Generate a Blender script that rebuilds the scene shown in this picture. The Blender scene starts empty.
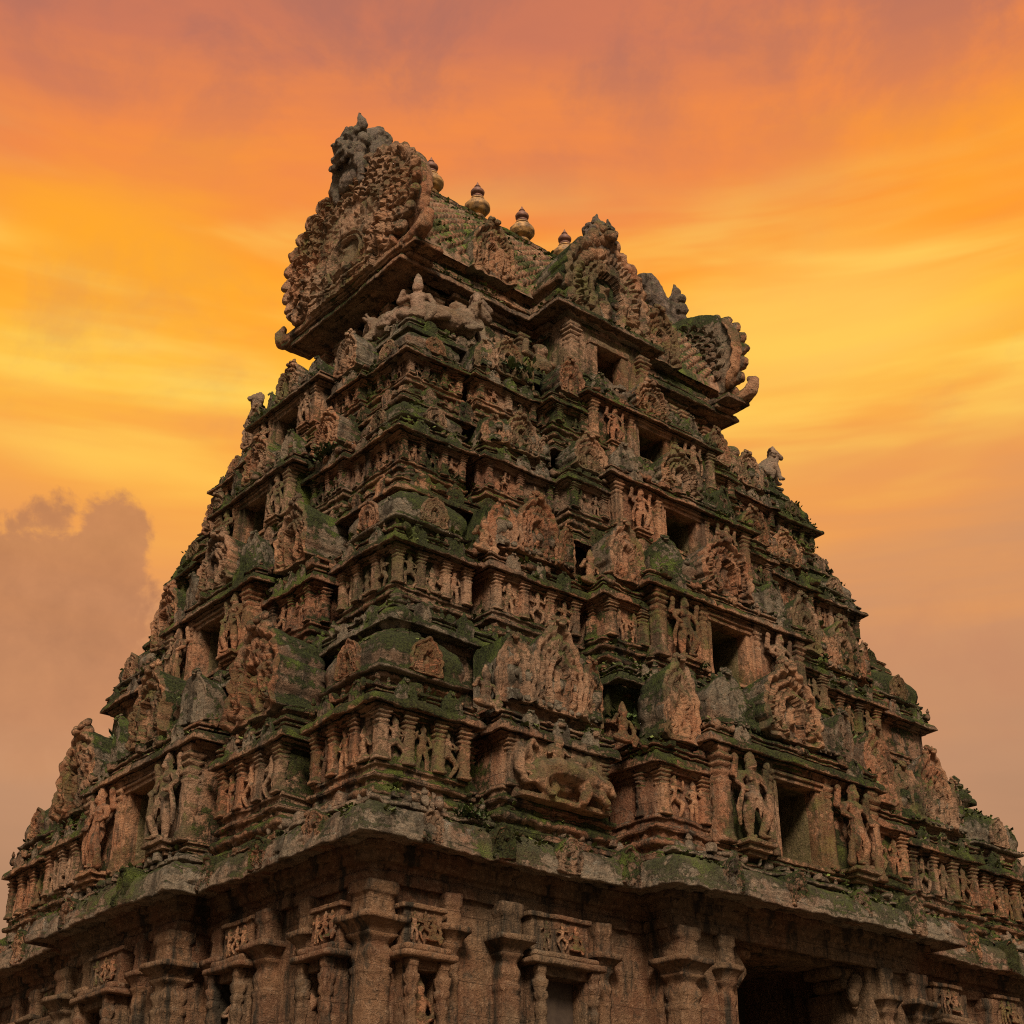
import bpy, math, random
import numpy as np
from mathutils import Vector, Matrix
R = math.radians
C = bpy.context.scene.collection
scene = bpy.context.scene
rng = np.random.default_rng(7)
random.seed(7)

# ------------------------------------------------------------------ camera, sky, added key light, exposure
cam_d = bpy.data.cameras.new('camera'); cam = bpy.data.objects.new('camera', cam_d); C.objects.link(cam)
cam.location = (-27.6, -32.77, 1.6)
cam.rotation_euler = (R(90 + 28.23), 0, -R(39.62))
cam_d.sensor_width = 36; cam_d.lens = 36 * 1506 / 1024; cam_d.clip_start = .1; cam_d.clip_end = 3000
scene.camera = cam
scene.view_settings.view_transform = 'Standard'; scene.view_settings.look = 'None'
scene.view_settings.exposure = 0.0; scene.view_settings.gamma = 1
scene.render.resolution_x = scene.render.resolution_y = 1024
scene.cycles.max_bounces = 6; scene.cycles.diffuse_bounces = 4
scene.cycles.use_denoising = False; scene.cycles.filter_width = 1.1

SUN_AZ, SUN_EL = 70.0, 38.0     # direction the soft light comes FROM (deg, azimuth from +X counter-clockwise)
def srgb(r, g, b, a=1):
    f = lambda c: (c/12.92 if c <= .04045 else ((c+.055)/1.055)**2.4)
    return (f(r/255), f(g/255), f(b/255), a)

class NT:
    """small helper round a node tree"""
    def __init__(s, t): s.t = t; s.n = t.nodes; s.l = t.links
    def node(s, kind, **kw):
        n = s.n.new(kind)
        for k, v in kw.items(): setattr(n, k, v)
        return n
    def link(s, a, b): s.l.new(a, b)
    def put(s, sock, v):
        if hasattr(v, 'is_linked'): s.link(v, sock)
        else: sock.default_value = v
    def math(s, op, a, b=None, c=None, clamp=False):
        n = s.node('ShaderNodeMath', operation=op); n.use_clamp = clamp
        s.put(n.inputs[0], a)
        if b is not None: s.put(n.inputs[1], b)
        if c is not None: s.put(n.inputs[2], c)
        return n.outputs[0]
    def vmath(s, op, a, b=None):
        n = s.node('ShaderNodeVectorMath', operation=op); s.put(n.inputs[0], a)
        if b is not None: s.put(n.inputs[1], b)
        return n.outputs['Value'] if op in ('DOT_PRODUCT', 'LENGTH') else n.outputs[0]
    def noise(s, vec, scale, detail=4, rough=.55, dist=0, off=None):
        n = s.node('ShaderNodeTexNoise')
        s.put(n.inputs['Vector'], vec); n.inputs['Scale'].default_value = scale
        n.inputs['Detail'].default_value = detail; n.inputs['Roughness'].default_value = rough
        n.inputs['Distortion'].default_value = dist
        return n.outputs[0]
    def mapping(s, vec, scale=(1, 1, 1), loc=(0, 0, 0)):
        n = s.node('ShaderNodeMapping'); s.put(n.inputs[0], vec)
        n.inputs['Scale'].default_value = scale; n.inputs['Location'].default_value = loc
        return n.outputs[0]
    def step(s, x, a, b):
        n = s.node('ShaderNodeMapRange', interpolation_type='SMOOTHSTEP')
        s.put(n.inputs[0], x); n.inputs[1].default_value = a; n.inputs[2].default_value = b
        return n.outputs[0]
    def mix(s, f, a, b, mode='MIX'):
        n = s.node('ShaderNodeMix', data_type='RGBA', blend_type=mode)
        s.put(n.inputs[0], f); s.put(n.inputs[6], a); s.put(n.inputs[7], b)
        return n.outputs[2]
    def ramp(s, f, stops):
        n = s.node('ShaderNodeValToRGB'); e = n.color_ramp.elements
        while len(e) < len(stops): e.new(.5)
        for el, (p, c) in zip(e, stops): el.position = p; el.color = c
        s.put(n.inputs[0], f); return n.outputs[0]

w = bpy.data.worlds.new('World'); scene.world = w; w.use_nodes = True
T = NT(w.node_tree); T.n.clear()
d = T.node('ShaderNodeTexCoord').outputs['Generated']
sep = T.node('ShaderNodeSeparateXYZ'); T.link(d, sep.inputs[0])
el = T.math('MULTIPLY', T.math('ARCSINE', sep.outputs[2]), 180/math.pi)         # elevation in degrees
ya = R(39.62)
fwd = T.vmath('DOT_PRODUCT', d, (math.sin(ya), math.cos(ya), 0)); side = T.vmath('DOT_PRODUCT', d, (math.cos(ya), -math.sin(ya), 0))
az = T.math('MULTIPLY', T.math('ARCTAN2', side, fwd), 180/math.pi)              # azimuth from the sunset direction
cv = T.node('ShaderNodeCombineXYZ'); T.link(az, cv.inputs[0]); T.link(el, cv.inputs[1]); cv = cv.outputs[0]
n1 = T.noise(T.mapping(cv, (.035, .16, 1), (3.1, 1.7, 0)), 1, 5, .55, .4)
n2 = T.noise(T.mapping(cv, (.05, .27, 1), (9.2, 4.1, 2)), 1, 4, .5, .35)
n3 = T.noise(T.mapping(cv, (.11, .14, 1), (1.2, 7.7, 5)), 1, 6, .6, .3)
warp = T.math('ADD', T.math('MULTIPLY_ADD', n1, 13.0, -6.5), T.math('MULTIPLY_ADD', n2, 4.0, -2.0))
elw = T.math('ADD', el, warp)
elw = T.math('MULTIPLY_ADD', az, -.05, elw)
n5 = T.noise(T.mapping(cv, (.06, .50, 1), (2.2, 3.1, 8)), 1, 3, .5, .4)
elw = T.math('ADD', elw, T.math('MULTIPLY_ADD', n5, 2.4, -1.2))
main = T.ramp(T.math('MULTIPLY', elw, 1/90), [(0/90, srgb(112, 86, 70)), (10/90, srgb(152, 116, 92)), (17/90, srgb(184, 134, 100)), (23/90, srgb(204, 142, 96)),
    (27/90, srgb(232, 152, 78)), (31/90, srgb(248, 166, 62)), (34/90, srgb(255, 186, 46)), (37/90, srgb(254, 156, 34)), (41/90, srgb(240, 136, 64)),
    (46/90, srgb(206, 118, 84)), (54/90, srgb(172, 106, 90)), (68/90, srgb(200, 160, 140)), (90/90, srgb(225, 210, 200))])
# yellow light breaking through the thin cloud
glow = T.math('MULTIPLY', T.step(T.math('ADD', T.math('MULTIPLY', n2, .6), T.math('MULTIPLY', n5, .4)), .46, .66), T.math('MULTIPLY', T.step(el, 24, 33), T.math('SUBTRACT', 1, T.step(el, 36, 42))))
main = T.mix(T.math('MULTIPLY', glow, .8), main, srgb(255, 214, 92))
def blob(a0, e0, sa, se):
    x = T.math('DIVIDE', T.math('SUBTRACT', az, a0), sa); y = T.math('DIVIDE', T.math('SUBTRACT', el, e0), se)
    return T.math('SQRT', T.math('ADD', T.math('MULTIPLY', x, x), T.math('MULTIPLY', y, y)))
soft = T.math('MULTIPLY_ADD', n2, 1.4, -.7)
main = T.mix(T.math('MULTIPLY', T.step(T.math('ADD', blob(14, 34.6, 11, 4.0), soft), 1.0, .1), .48), main, srgb(255, 216, 104))
main = T.mix(T.math('MULTIPLY', T.step(T.math('ADD', blob(-19, 36.6, 11, 3.2), soft), 1.0, .1), .75), main, srgb(255, 170, 24))
dull = T.math('MULTIPLY', T.step(n3, .5, .75), T.math('SUBTRACT', 1, T.step(el, 33, 40)))
main = T.mix(T.math('MULTIPLY', dull, .35), main, srgb(186, 122, 92))
mv = T.math('MULTIPLY', T.step(n3, .42, .62), T.step(el, 38, 47))
main = T.mix(T.math('MULTIPLY', mv, .65), main, srgb(168, 106, 92))
# a heap of cumulus low on the left
def blob(a0, e0, sa, se):
    x = T.math('DIVIDE', T.math('SUBTRACT', az, a0), sa); y = T.math('DIVIDE', T.math('SUBTRACT', el, e0), se)
    return T.math('SQRT', T.math('ADD', T.math('MULTIPLY', x, x), T.math('MULTIPLY', y, y)))
b = T.math('MINIMUM', T.math('MINIMUM', blob(-18.6, 22.3, 4.9, 5.4), blob(-23.0, 22.6, 6, 4.6)), blob(-16.6, 25.6, 2.0, 2.8))
n4 = T.noise(T.mapping(cv, (.5, .55, 1)), 1, 6, .6, .2)
cl = T.math('SUBTRACT', 1, T.step(T.math('ADD', b, T.math('MULTIPLY_ADD', n4, 1.1, -.55)), .74, .96))
cl = T.math('MULTIPLY', cl, T.step(el, 16, 23))
main = T.mix(T.math('MULTIPLY', cl, .78), main, T.mix(n4, srgb(150, 98, 70), srgb(206, 138, 92)))
# the sky behind the viewer: pale grey after-light
back = T.ramp(T.math('MULTIPLY', el, 1/90), [(0, srgb(70, 60, 54)), (.15, srgb(150, 134, 122)), (.45, srgb(214, 204, 188)), (.75, srgb(246, 240, 224)), (1, srgb(212, 206, 194))])
bk = T.math('SUBTRACT', 1, T.step(fwd, -.35, .55))
full = T.mix(bk, main, back)
sky = T.node('ShaderNodeTexSky', sky_type='NISHITA'); sky.sun_disc = False
sky.sun_elevation = R(2); sky.sun_rotation = R(39.62); sky.air_density = 1.5; sky.dust_density = 3
bg1 = T.node('ShaderNodeBackground'); T.link(sky.outputs[0], bg1.inputs[0]); bg1.inputs[1].default_value = .02
bg2 = T.node('ShaderNodeBackground'); T.link(full, bg2.inputs[0]); bg2.inputs[1].default_value = 1.0
ad = T.node('ShaderNodeAddShader'); T.link(bg1.outputs[0], ad.inputs[0]); T.link(bg2.outputs[0], ad.inputs[1])
wo = T.node('ShaderNodeOutputWorld'); T.link(ad.outputs[0], wo.inputs[0])

key_light_d = bpy.data.lights.new('sun', 'SUN'); sun = bpy.data.objects.new('sun', key_light_d); C.objects.link(sun)  # key lamp added on the viewer's side to give form; sunset lies ahead
key_light_d.energy = 4.6; key_light_d.angle = R(16); key_light_d.color = (1, .80, .62)
sv = Vector((-.48, -.70, .80)).normalized()        # towards the light
sun.rotation_euler = sv.to_track_quat('Z', 'Y').to_euler()
sun.location = (-40, -60, 60)

# ------------------------------------------------------------------ materials
def material(name): 
    m = bpy.data.materials.new(name); m.use_nodes = True
    t = NT(m.node_tree); t.n.clear()
    bs = t.node('ShaderNodeBsdfPrincipled'); out = t.node('ShaderNodeOutputMaterial'); t.link(bs.outputs[0], out.inputs[0])
    return m, t, bs

def stone(name, moss=1.0, ca=(.40, .185, .098, 1), cb=(.27, .10, .055, 1), cc=(.30, .20, .13, 1), grime=.8, lichen=.6, bumps=1.0, joints=0, mossy=0.0):
    m, t, bs = material(name)
    g = t.node('ShaderNodeNewGeometry'); P = g.outputs['Position']; N = g.outputs['Normal']
    sx = t.node('ShaderNodeSeparateXYZ'); t.link(N, sx.inputs[0]); nz = sx.outputs[2]
    oi = t.node('ShaderNodeObjectInfo').outputs['Random']
    big = t.noise(P, .33, 3, .6); mid = t.noise(P, 1.7, 5, .6, .3); fine = t.noise(P, 9, 6, .7); speck = t.noise(P, 42, 3, .7); blot = t.noise(P, 4.2, 7, .75, .3)
    col = t.mix(t.step(t.math('ADD', mid, t.math('MULTIPLY_ADD', oi, .24, -.12)), .38, .62), cb, ca)
    col = t.mix(t.math('MULTIPLY', t.step(big, .42, .62), .85), col, cc)
    col = t.mix(t.math('MULTIPLY', t.step(fine, .50, .66), .40), col, (.50, .33, .205, 1))
    col = t.mix(t.math('MULTIPLY', t.step(speck, .52, .66), .35), col, (.10, .065, .04, 1))
    # black water stains, drawn out downwards
    st = t.noise(t.mapping(P, (1.9, 1.9, .34)), 1, 7, .7, .2)
    col = t.mix(t.math('MULTIPLY', t.step(st, .49, .64), grime), col, (.040, .032, .022, 1))
    pit = t.step(blot, .53, .63)
    col = t.mix(t.math('MULTIPLY', pit, .72*grime), col, (.055, .043, .028, 1))
    # grey lichen on the weather side
    up = t.step(nz, -.25, .6)
    li = t.math('MULTIPLY', t.step(t.noise(P, 3.1, 8, .78, .5), .52, .60), t.math('MULTIPLY_ADD', up, .85, .15))
    col = t.mix(t.math('MULTIPLY', li, lichen, clamp=True), col, t.mix(t.step(speck, .38, .62), (.12, .105, .075, 1), (.40, .36, .28, 1)))
    # black algae on tops
    al = t.math('MULTIPLY', t.step(t.noise(P, 2.6, 7, .75), .38, .58), up)
    col = t.mix(t.math('MULTIPLY', al, .80*min(1, moss+.25)), col, (.042, .037, .024, 1))
    # moss: on tops first, then in patches
    mn = t.noise(P, .5, 4, .65, .3); mf = t.noise(P, 5.5, 7, .75)
    ms = t.math('ADD', t.math('MULTIPLY', nz, .40), t.math('ADD', t.math('MULTIPLY_ADD', mn, 2.3, -1.15), t.math('MULTIPLY_ADD', mf, 1.3, -.65)))
    ms = t.math('MULTIPLY_ADD', sx.outputs[1], -.10, ms)
    ms = t.math('MULTIPLY', t.step(ms, .03-mossy, .20-mossy), moss, clamp=True)
    mc = t.mix(t.step(t.noise(P, 17, 4, .75), .35, .65), (.012, .017, .006, 1), (.066, .084, .022, 1))
    mc = t.mix(t.math('MULTIPLY', t.step(t.noise(P, 1.3, 4), .50, .66), t.step(speck, .35, .6)), mc, (.15, .205, .034, 1))
    col = t.mix(t.math('MULTIPLY', ms, .93), col, mc)
    t.link(col, bs.inputs['Base Color']); bs.inputs['Roughness'].default_value = .93
    bs.inputs['Specular IOR Level'].default_value = .18
    h = t.math('ADD', t.math('MULTIPLY', fine, .8), t.math('ADD', t.math('MULTIPLY', t.noise(P, 24, 5, .75), .55), t.math('MULTIPLY', blot, -.9)))
    h = t.math('ADD', h, t.math('MULTIPLY', t.math('MULTIPLY', ms, t.noise(P, 30, 4, .75)), 1.3))
    if joints:
        sp = t.node('ShaderNodeSeparateXYZ'); t.link(P, sp.inputs[0])
        cb_ = t.node('ShaderNodeCombineXYZ'); t.link(t.math('ADD', t.math('ADD', sp.outputs[0], sp.outputs[1]), t.math('MULTIPLY', mid, .06)), cb_.inputs[0]); t.link(t.math('ADD', sp.outputs[2], t.math('MULTIPLY', mid, .05)), cb_.inputs[1])
        br = t.node('ShaderNodeTexBrick'); t.link(cb_.outputs[0], br.inputs['Vector']); br.inputs['Scale'].default_value = 1; br.inputs['Mortar Size'].default_value = .012; br.inputs['Mortar Smooth'].default_value = .4
        br.inputs['Brick Width'].default_value = 1.35; br.inputs['Row Height'].default_value = .62; br.inputs['Color1'].default_value = (.66, .66, .68, 1); br.inputs['Color2'].default_value = (1.22, 1.14, 1.04, 1); br.inputs['Mortar'].default_value = (.35, .3, .25, 1)
        t.link(t.mix(joints, col, br.outputs[0], 'MULTIPLY'), bs.inputs['Base Color']); h = t.math('MULTIPLY_ADD', br.outputs['Fac'], -1.2*joints, h)
    bu = t.node('ShaderNodeBump'); bu.inputs['Strength'].default_value = 1.0*bumps; bu.inputs['Distance'].default_value = .10
    t.link(h, bu.inputs['Height']); t.link(bu.outputs[0], bs.inputs['Normal'])
    return m

STONE = stone('weathered red sandstone with moss', 1.0, ca=(.40, .212, .115, 1), cb=(.29, .13, .070, 1), cc=(.28, .19, .125, 1), grime=.95, lichen=.85, joints=.6)
CARVED = stone('carved red sandstone', .55, ca=(.465, .24, .125, 1), cb=(.37, .16, .080, 1), cc=(.35, .225, .14, 1), grime=.75, lichen=.4)
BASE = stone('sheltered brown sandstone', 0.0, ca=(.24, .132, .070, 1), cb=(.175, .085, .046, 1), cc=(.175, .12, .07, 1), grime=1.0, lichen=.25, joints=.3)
TOP = stone('grey mossy coping stone', 1.0, ca=(.24, .18, .12, 1), cb=(.20, .115, .07, 1), cc=(.22, .19, .135, 1), grime=.85, lichen=.95)
ROOF = stone('mossy roof stone', 1.0, ca=(.36, .19, .11, 1), cb=(.28, .13, .075, 1), cc=(.28, .195, .125, 1), grime=.7, lichen=.45, mossy=-.03, bumps=.5)
CORNICE = stone('lichened grey cornice stone', .75, ca=(.30, .205, .135, 1), cb=(.25, .13, .08, 1), cc=(.27, .225, .16, 1), grime=.8, lichen=1.0, mossy=-.12)
CREST = stone('grey crest stone', .25, ca=(.20, .155, .12, 1), cb=(.14, .10, .08, 1), cc=(.18, .15, .12, 1), grime=.9, lichen=.5)
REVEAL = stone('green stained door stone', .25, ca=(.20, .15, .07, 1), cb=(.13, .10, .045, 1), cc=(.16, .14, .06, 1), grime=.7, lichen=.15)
BOSS = stone('pale bull stone', .25, ca=(.36, .24, .165, 1), cb=(.30, .175, .11, 1), cc=(.29, .225, .165, 1), grime=.5, lichen=.5)

def simple(name, c1, c2, sc=8, rough=.8, metal=0, bump=.3):
    m, t, bs = material(name)
    P = t.node('ShaderNodeNewGeometry').outputs['Position']
    n = t.noise(P, sc, 5, .65)
    t.link(t.mix(t.step(n, .35, .65), c1, c2), bs.inputs['Base Color'])
    bs.inputs['Roughness'].default_value = rough; bs.inputs['Metallic'].default_value = metal
    bu = t.node('ShaderNodeBump'); bu.inputs['Strength'].default_value = bump; bu.inputs['Distance'].default_value = .03
    t.link(n, bu.inputs['Height']); t.link(bu.outputs[0], bs.inputs['Normal'])
    return m
GILT = simple('worn gilt copper', (.12, .07, .03, 1), (.46, .25, .08, 1), 5, .65, .1, .8)
DARKCU = simple('dark oxidised copper', (.10, .045, .03, 1), (.20, .085, .05, 1), 9, .6, .2)
MOSS = simple('moss leaves', (.02, .027, .007, 1), (.12, .15, .028, 1), 2.2, .9)
LEAF = simple('weed leaves', (.02, .035, .010, 1), (.07, .105, .022, 1), 3, .6)
DUST = simple('trodden earth', (.07, .055, .035, 1), (.11, .085, .055, 1), .3, .95)

# ------------------------------------------------------------------ mesh tools
LAT = rng.random((32, 32, 32, 3)).astype(np.float32) - .5
def vnoise(p, f, seed=0):
    q = p*f + np.array([seed*7.13, seed*3.71, seed*5.37]); i = np.floor(q).astype(np.int64); t = (q-i); t = t*t*(3-2*t)
    o = 0
    for a in (0, 1):
        wx = t[:, 0] if a else 1-t[:, 0]
        for b_ in (0, 1):
            wy = t[:, 1] if b_ else 1-t[:, 1]
            for c in (0, 1):
                wz = t[:, 2] if c else 1-t[:, 2]
                o = o + LAT[(i[:, 0]+a) & 31, (i[:, 1]+b_) & 31, (i[:, 2]+c) & 31]*(wx*wy*wz)[:, None]
    return o
def roughen(V, amp, seed, k=1.0):
    return V + amp*(1.9*vnoise(V, .9/k, seed) + 1.6*vnoise(V, 2.9/k, seed+1) + 1.3*vnoise(V, 7/k, seed+2) + .8*vnoise(V, 15/k, seed+3))

def xf(V, loc=(0, 0, 0), rz=0, sc=(1, 1, 1)):
    V = np.asarray(V, float)*np.array(sc); c, s = math.cos(rz), math.sin(rz)
    return np.stack([V[:, 0]*c - V[:, 1]*s, V[:, 0]*s + V[:, 1]*c, V[:, 2]], 1) + np.array(loc)

class MB:
    def __init__(s): s.V = []; s.Q = []; s.T = []; s.n = 0
    def add(s, V, Q=None, T=None):
        V = np.asarray(V, float).reshape(-1, 3)
        if Q is not None and len(Q): s.Q.append(np.asarray(Q, np.int64)+s.n)
        if T is not None and len(T): s.T.append(np.asarray(T, np.int64)+s.n)
        s.V.append(V); s.n += len(V)
    def merge(s, o, loc=(0, 0, 0), rz=0, sc=(1, 1, 1)):
        if not o.V: return
        V = xf(np.concatenate(o.V), loc, rz, sc)
        flip = sc[0]*sc[1]*sc[2] < 0
        Q = np.concatenate(o.Q) if o.Q else np.zeros((0, 4), int); Tt = np.concatenate(o.T) if o.T else np.zeros((0, 3), int)
        s.add(V, Q[:, ::-1] if flip else Q, Tt[:, ::-1] if flip else Tt)
    def grid(s, P, cu=False, cv=False):
        m, n = P.shape[:2]; I = np.arange(m*n).reshape(m, n)
        a = I if not cu else np.vstack([I, I[:1]])
        a = a if not cv else np.hstack([a, a[:, :1]])
        q = np.stack([a[:-1, :-1], a[1:, :-1], a[1:, 1:], a[:-1, 1:]], -1).reshape(-1, 4)
        s.add(P.reshape(-1, 3), q)
    def box(s, x0, x1, y0, y1, z0, z1, res=.12, r=.02):
        lo = np.array([x0, y0, z0]); hi = np.array([x1, y1, z1]); r = min(r, *(.45*(hi-lo)))
        ax = []
        for a in range(3):
            n = max(1, int(round((hi[a]-lo[a]-2*r)/res)))
            ax.append(np.concatenate([[lo[a]], np.linspace(lo[a]+r, hi[a]-r, n+1), [hi[a]]]))
        for a in range(3):
            u, v = (a+1) % 3, (a+2) % 3
            for e, sg in ((lo[a], -1), (hi[a], 1)):
                U, W = np.meshgrid(ax[u], ax[v], indexing='ij')
                P = np.zeros(U.shape+(3,)); P[..., a] = e; P[..., u] = U; P[..., v] = W
                q = np.clip(P, lo+r, hi-r); dd = P-q; L = np.linalg.norm(dd, axis=-1, keepdims=True)
                P = q + r*dd/np.maximum(L, 1e-9)
                if sg < 0: P = P[::-1]
                s.grid(P)
    def lathe(s, prof, m=5, c=(0, 0), res=.08, sx=1, sy=1):
        """prof: (radius, z, roundness); a square cross-section going round where roundness is 1"""
        pr = [prof[0]]
        for a, b_ in zip(prof[:-1], prof[1:]):
            L = math.hypot(b_[0]-a[0], b_[1]-a[1]); n = max(1, int(math.ceil(L/res)))
            for k in range(1, n+1): pr.append(tuple(a[j]+(b_[j]-a[j])*k/n for j in range(3)))
        t = np.linspace(-1, 1, m, endpoint=False)
        sq = np.concatenate([np.stack([t, -np.ones(m)], 1), np.stack([np.ones(m), t], 1), np.stack([-t, np.ones(m)], 1), np.stack([-np.ones(m), -t], 1)])
        ci = sq/np.linalg.norm(sq, axis=1, keepdims=True)
        P = np.zeros((4*m, len(pr), 3))
        for j, (r_, z, rd) in enumerate(pr):
            P[:, j, :2] = (sq*(1-rd)+ci*1.08*rd)*r_*np.array([sx, sy]) + np.array(c); P[:, j, 2] = z
        s.grid(P, cu=True)
        k = 4*m
        s.add(np.vstack([P[:, 0], P[:, 0].mean(0)]), None, [((i+1) % k, i, k) for i in range(k)])
        s.add(np.vstack([P[:, -1], P[:, -1].mean(0)]), None, [(i, (i+1) % k, k) for i in range(k)])
    def sphere(s, c, r, rot=None, n=12):
        r = np.array([r]*3 if np.isscalar(r) else r, float)
        th = np.linspace(0, 2*math.pi, n, endpoint=False); ph = np.linspace(0, math.pi, n//2+2)[1:-1]
        P = np.stack([np.outer(np.cos(th), np.sin(ph)), np.outer(np.sin(th), np.sin(ph)), np.outer(np.ones(n), -np.cos(ph))], -1)
        V = np.vstack([P.reshape(-1, 3), [[0, 0, -1], [0, 0, 1]]])*r
        if rot is not None: V = V @ np.array(Matrix.Rotation(rot[0], 3, 'X').to_3x3()).T if len(rot) == 1 else V @ np.array((Matrix.Rotation(rot[2], 3, 'Z') @ Matrix.Rotation(rot[1], 3, 'Y') @ Matrix.Rotation(rot[0], 3, 'X'))).T
        m = len(ph); I = np.arange(n*m).reshape(n, m); J = np.vstack([I, I[:1]])
        q = np.stack([J[:-1, :-1], J[1:, :-1], J[1:, 1:], J[:-1, 1:]], -1).reshape(-1, 4)
        t = [(J[i+1, 0], J[i, 0], n*m) for i in range(n)] + [(J[i, -1], J[i+1, -1], n*m+1) for i in range(n)]
        s.add(V+np.array(c), q, t)
    def limb(s, pts, rad, n=9):
        pts = [np.array(p, float) for p in pts]
        for p, r_ in zip(pts, rad): s.sphere(p, r_, n=n)
        for (p, q), (a, b_) in zip(zip(pts[:-1], pts[1:]), zip(rad[:-1], rad[1:])):
            dd = q-p; L = np.linalg.norm(dd)
            if L < 1e-5: continue
            dd = dd/L; o = np.array([1, 0, 0]) if abs(dd[0]) < .8 else np.array([0, 1, 0]); e1 = np.cross(dd, o); e1 /= np.linalg.norm(e1); e2 = np.cross(dd, e1)
            th = np.linspace(0, 2*math.pi, n, endpoint=False); ring = np.outer(np.cos(th), e1)+np.outer(np.sin(th), e2)
            P = np.stack([p+ring*a, q+ring*b_], 1); s.grid(P, cu=True)
            s.add(np.vstack([P[:, 0], [p]]), None, [((i+1) % n, i, n) for i in range(n)])
            s.add(np.vstack([P[:, 1], [q]]), None, [(i, (i+1) % n, n) for i in range(n)])
    def sweep(s, poly, prof, res=.10, pres=.06, wob=None):
        """mouldings: a profile (out, z) run round a closed right-angled plan (counter-clockwise)"""
        pr = [prof[0]]
        for a, b_ in zip(prof[:-1], prof[1:]):
            n = max(1, int(math.ceil(math.hypot(b_[0]-a[0], b_[1]-a[1])/pres)))
            for k in range(1, n+1): pr.append((a[0]+(b_[0]-a[0])*k/n, a[1]+(b_[1]-a[1])*k/n))
        pr = np.array(pr); poly = [np.array(p[:2], float) for p in poly]; k = len(poly)
        nor = []
        for i in range(k):
            e = poly[(i+1) % k]-poly[i]; e = e/np.linalg.norm(e); nor.append(np.array([e[1], -e[0]]))
        B, M, A = [], [], []; run = 0
        for i in range(k):
            m0 = nor[i-1]+nor[i]; m1 = nor[i]+nor[(i+1) % k]
            if abs(np.dot(nor[i-1], nor[i])) > .9: m0 = nor[i]
            if abs(np.dot(nor[i], nor[(i+1) % k])) > .9: m1 = nor[i]
            a, b_ = poly[i], poly[(i+1) % k]; L = np.linalg.norm(b_-a)
            rr = res if (nor[i][0] < -.5 or nor[i][1] < -.5) else max(res, .6)
            n = max(1, int(round(L/rr))); t = np.arange(n)/n
            B.append(a+(b_-a)*t[:, None]); M.append(m0+(m1-m0)*t[:, None]); A.append(run+L*t); run += L
        B = np.vstack(B); M = np.vstack(M); A = np.concatenate(A)
        off = np.repeat(pr[None, :, 0], len(B), 0)
        if wob is not None: off = off + wob(A[:, None], pr[None, :, 1])
        P = np.zeros((len(B), len(pr), 3)); P[..., :2] = B[:, None]+M[:, None]*off[..., None]; P[..., 2] = pr[None, :, 1]
        s.grid(P, cu=True)
    def build(s, name, mat, parent=None, loc=(0, 0, 0), rz=0, amp=.02, seed=0, k=1.0, voxel=None, flat=False):
        return link(name, s.mesh(name, mat, amp, seed, k, voxel, flat), parent, loc, rz)
    def mesh(s, name, mat, amp=.02, seed=0, k=1.0, voxel=None, flat=False):
        V = np.concatenate(s.V)
        key = np.round(V/2e-4).astype(np.int64); _, first, inv = np.unique(key, axis=0, return_index=True, return_inverse=True)
        V = V[first]; inv = inv.reshape(-1)
        Q = inv[np.concatenate(s.Q)] if s.Q else np.zeros((0, 4), int); Tt = inv[np.concatenate(s.T)] if s.T else np.zeros((0, 3), int)
        if len(Q):
            bad = (Q[:, 0] == Q[:, 1]) | (Q[:, 1] == Q[:, 2]) | (Q[:, 2] == Q[:, 3]) | (Q[:, 3] == Q[:, 0]); Q = Q[~bad]
        if len(Tt):
            bad = (Tt[:, 0] == Tt[:, 1]) | (Tt[:, 1] == Tt[:, 2]) | (Tt[:, 2] == Tt[:, 0]); Tt = Tt[~bad]
        me = raw_mesh(name, V, Q, Tt)
        if voxel:
            o = bpy.data.objects.new('tmp', me); C.objects.link(o)
            md = o.modifiers.new('r', 'REMESH'); md.mode = 'VOXEL'; md.voxel_size = voxel
            sm = o.modifiers.new('s', 'SMOOTH'); sm.factor = .5; sm.iterations = 2
            dg = bpy.context.evaluated_depsgraph_get(); me2 = bpy.data.meshes.new_from_object(o.evaluated_get(dg))
            bpy.data.objects.remove(o); bpy.data.meshes.remove(me); me = me2; me.name = name
        if amp:
            co = np.empty(len(me.vertices)*3, np.float32); me.vertices.foreach_get('co', co)
            co = roughen(co.reshape(-1, 3).astype(float), amp, seed, k); me.vertices.foreach_set('co', co.astype(np.float32).ravel())
        me.polygons.foreach_set('use_smooth', np.full(len(me.polygons), not flat)); me.update()
        me.materials.clear(); me.materials.append(mat)
        if hasattr(s, 'frontq') and not voxel and mat is CARVED:
            me.materials.append(TOP); c = np.empty(len(me.polygons)*3); me.polygons.foreach_get('center', c); y = c.reshape(-1, 3)[:, 1]
            me.polygons.foreach_set('material_index', (y > .10).astype(np.int32))
        return me

def raw_mesh(name, V, Q, Tt):
    me = bpy.data.meshes.new(name); nq, nt = len(Q), len(Tt)
    me.vertices.add(len(V)); me.vertices.foreach_set('co', V.astype(np.float32).ravel())
    me.loops.add(nq*4+nt*3); me.loops.foreach_set('vertex_index', np.concatenate([Q.ravel(), Tt.ravel()]).astype(np.int32))
    me.polygons.add(nq+nt); me.polygons.foreach_set('loop_start', np.concatenate([np.arange(nq)*4, nq*4+np.arange(nt)*3]).astype(np.int32))
    me.polygons.foreach_set('loop_total', np.concatenate([np.full(nq, 4), np.full(nt, 3)]).astype(np.int32))
    me.update(calc_edges=True); return me

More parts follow.
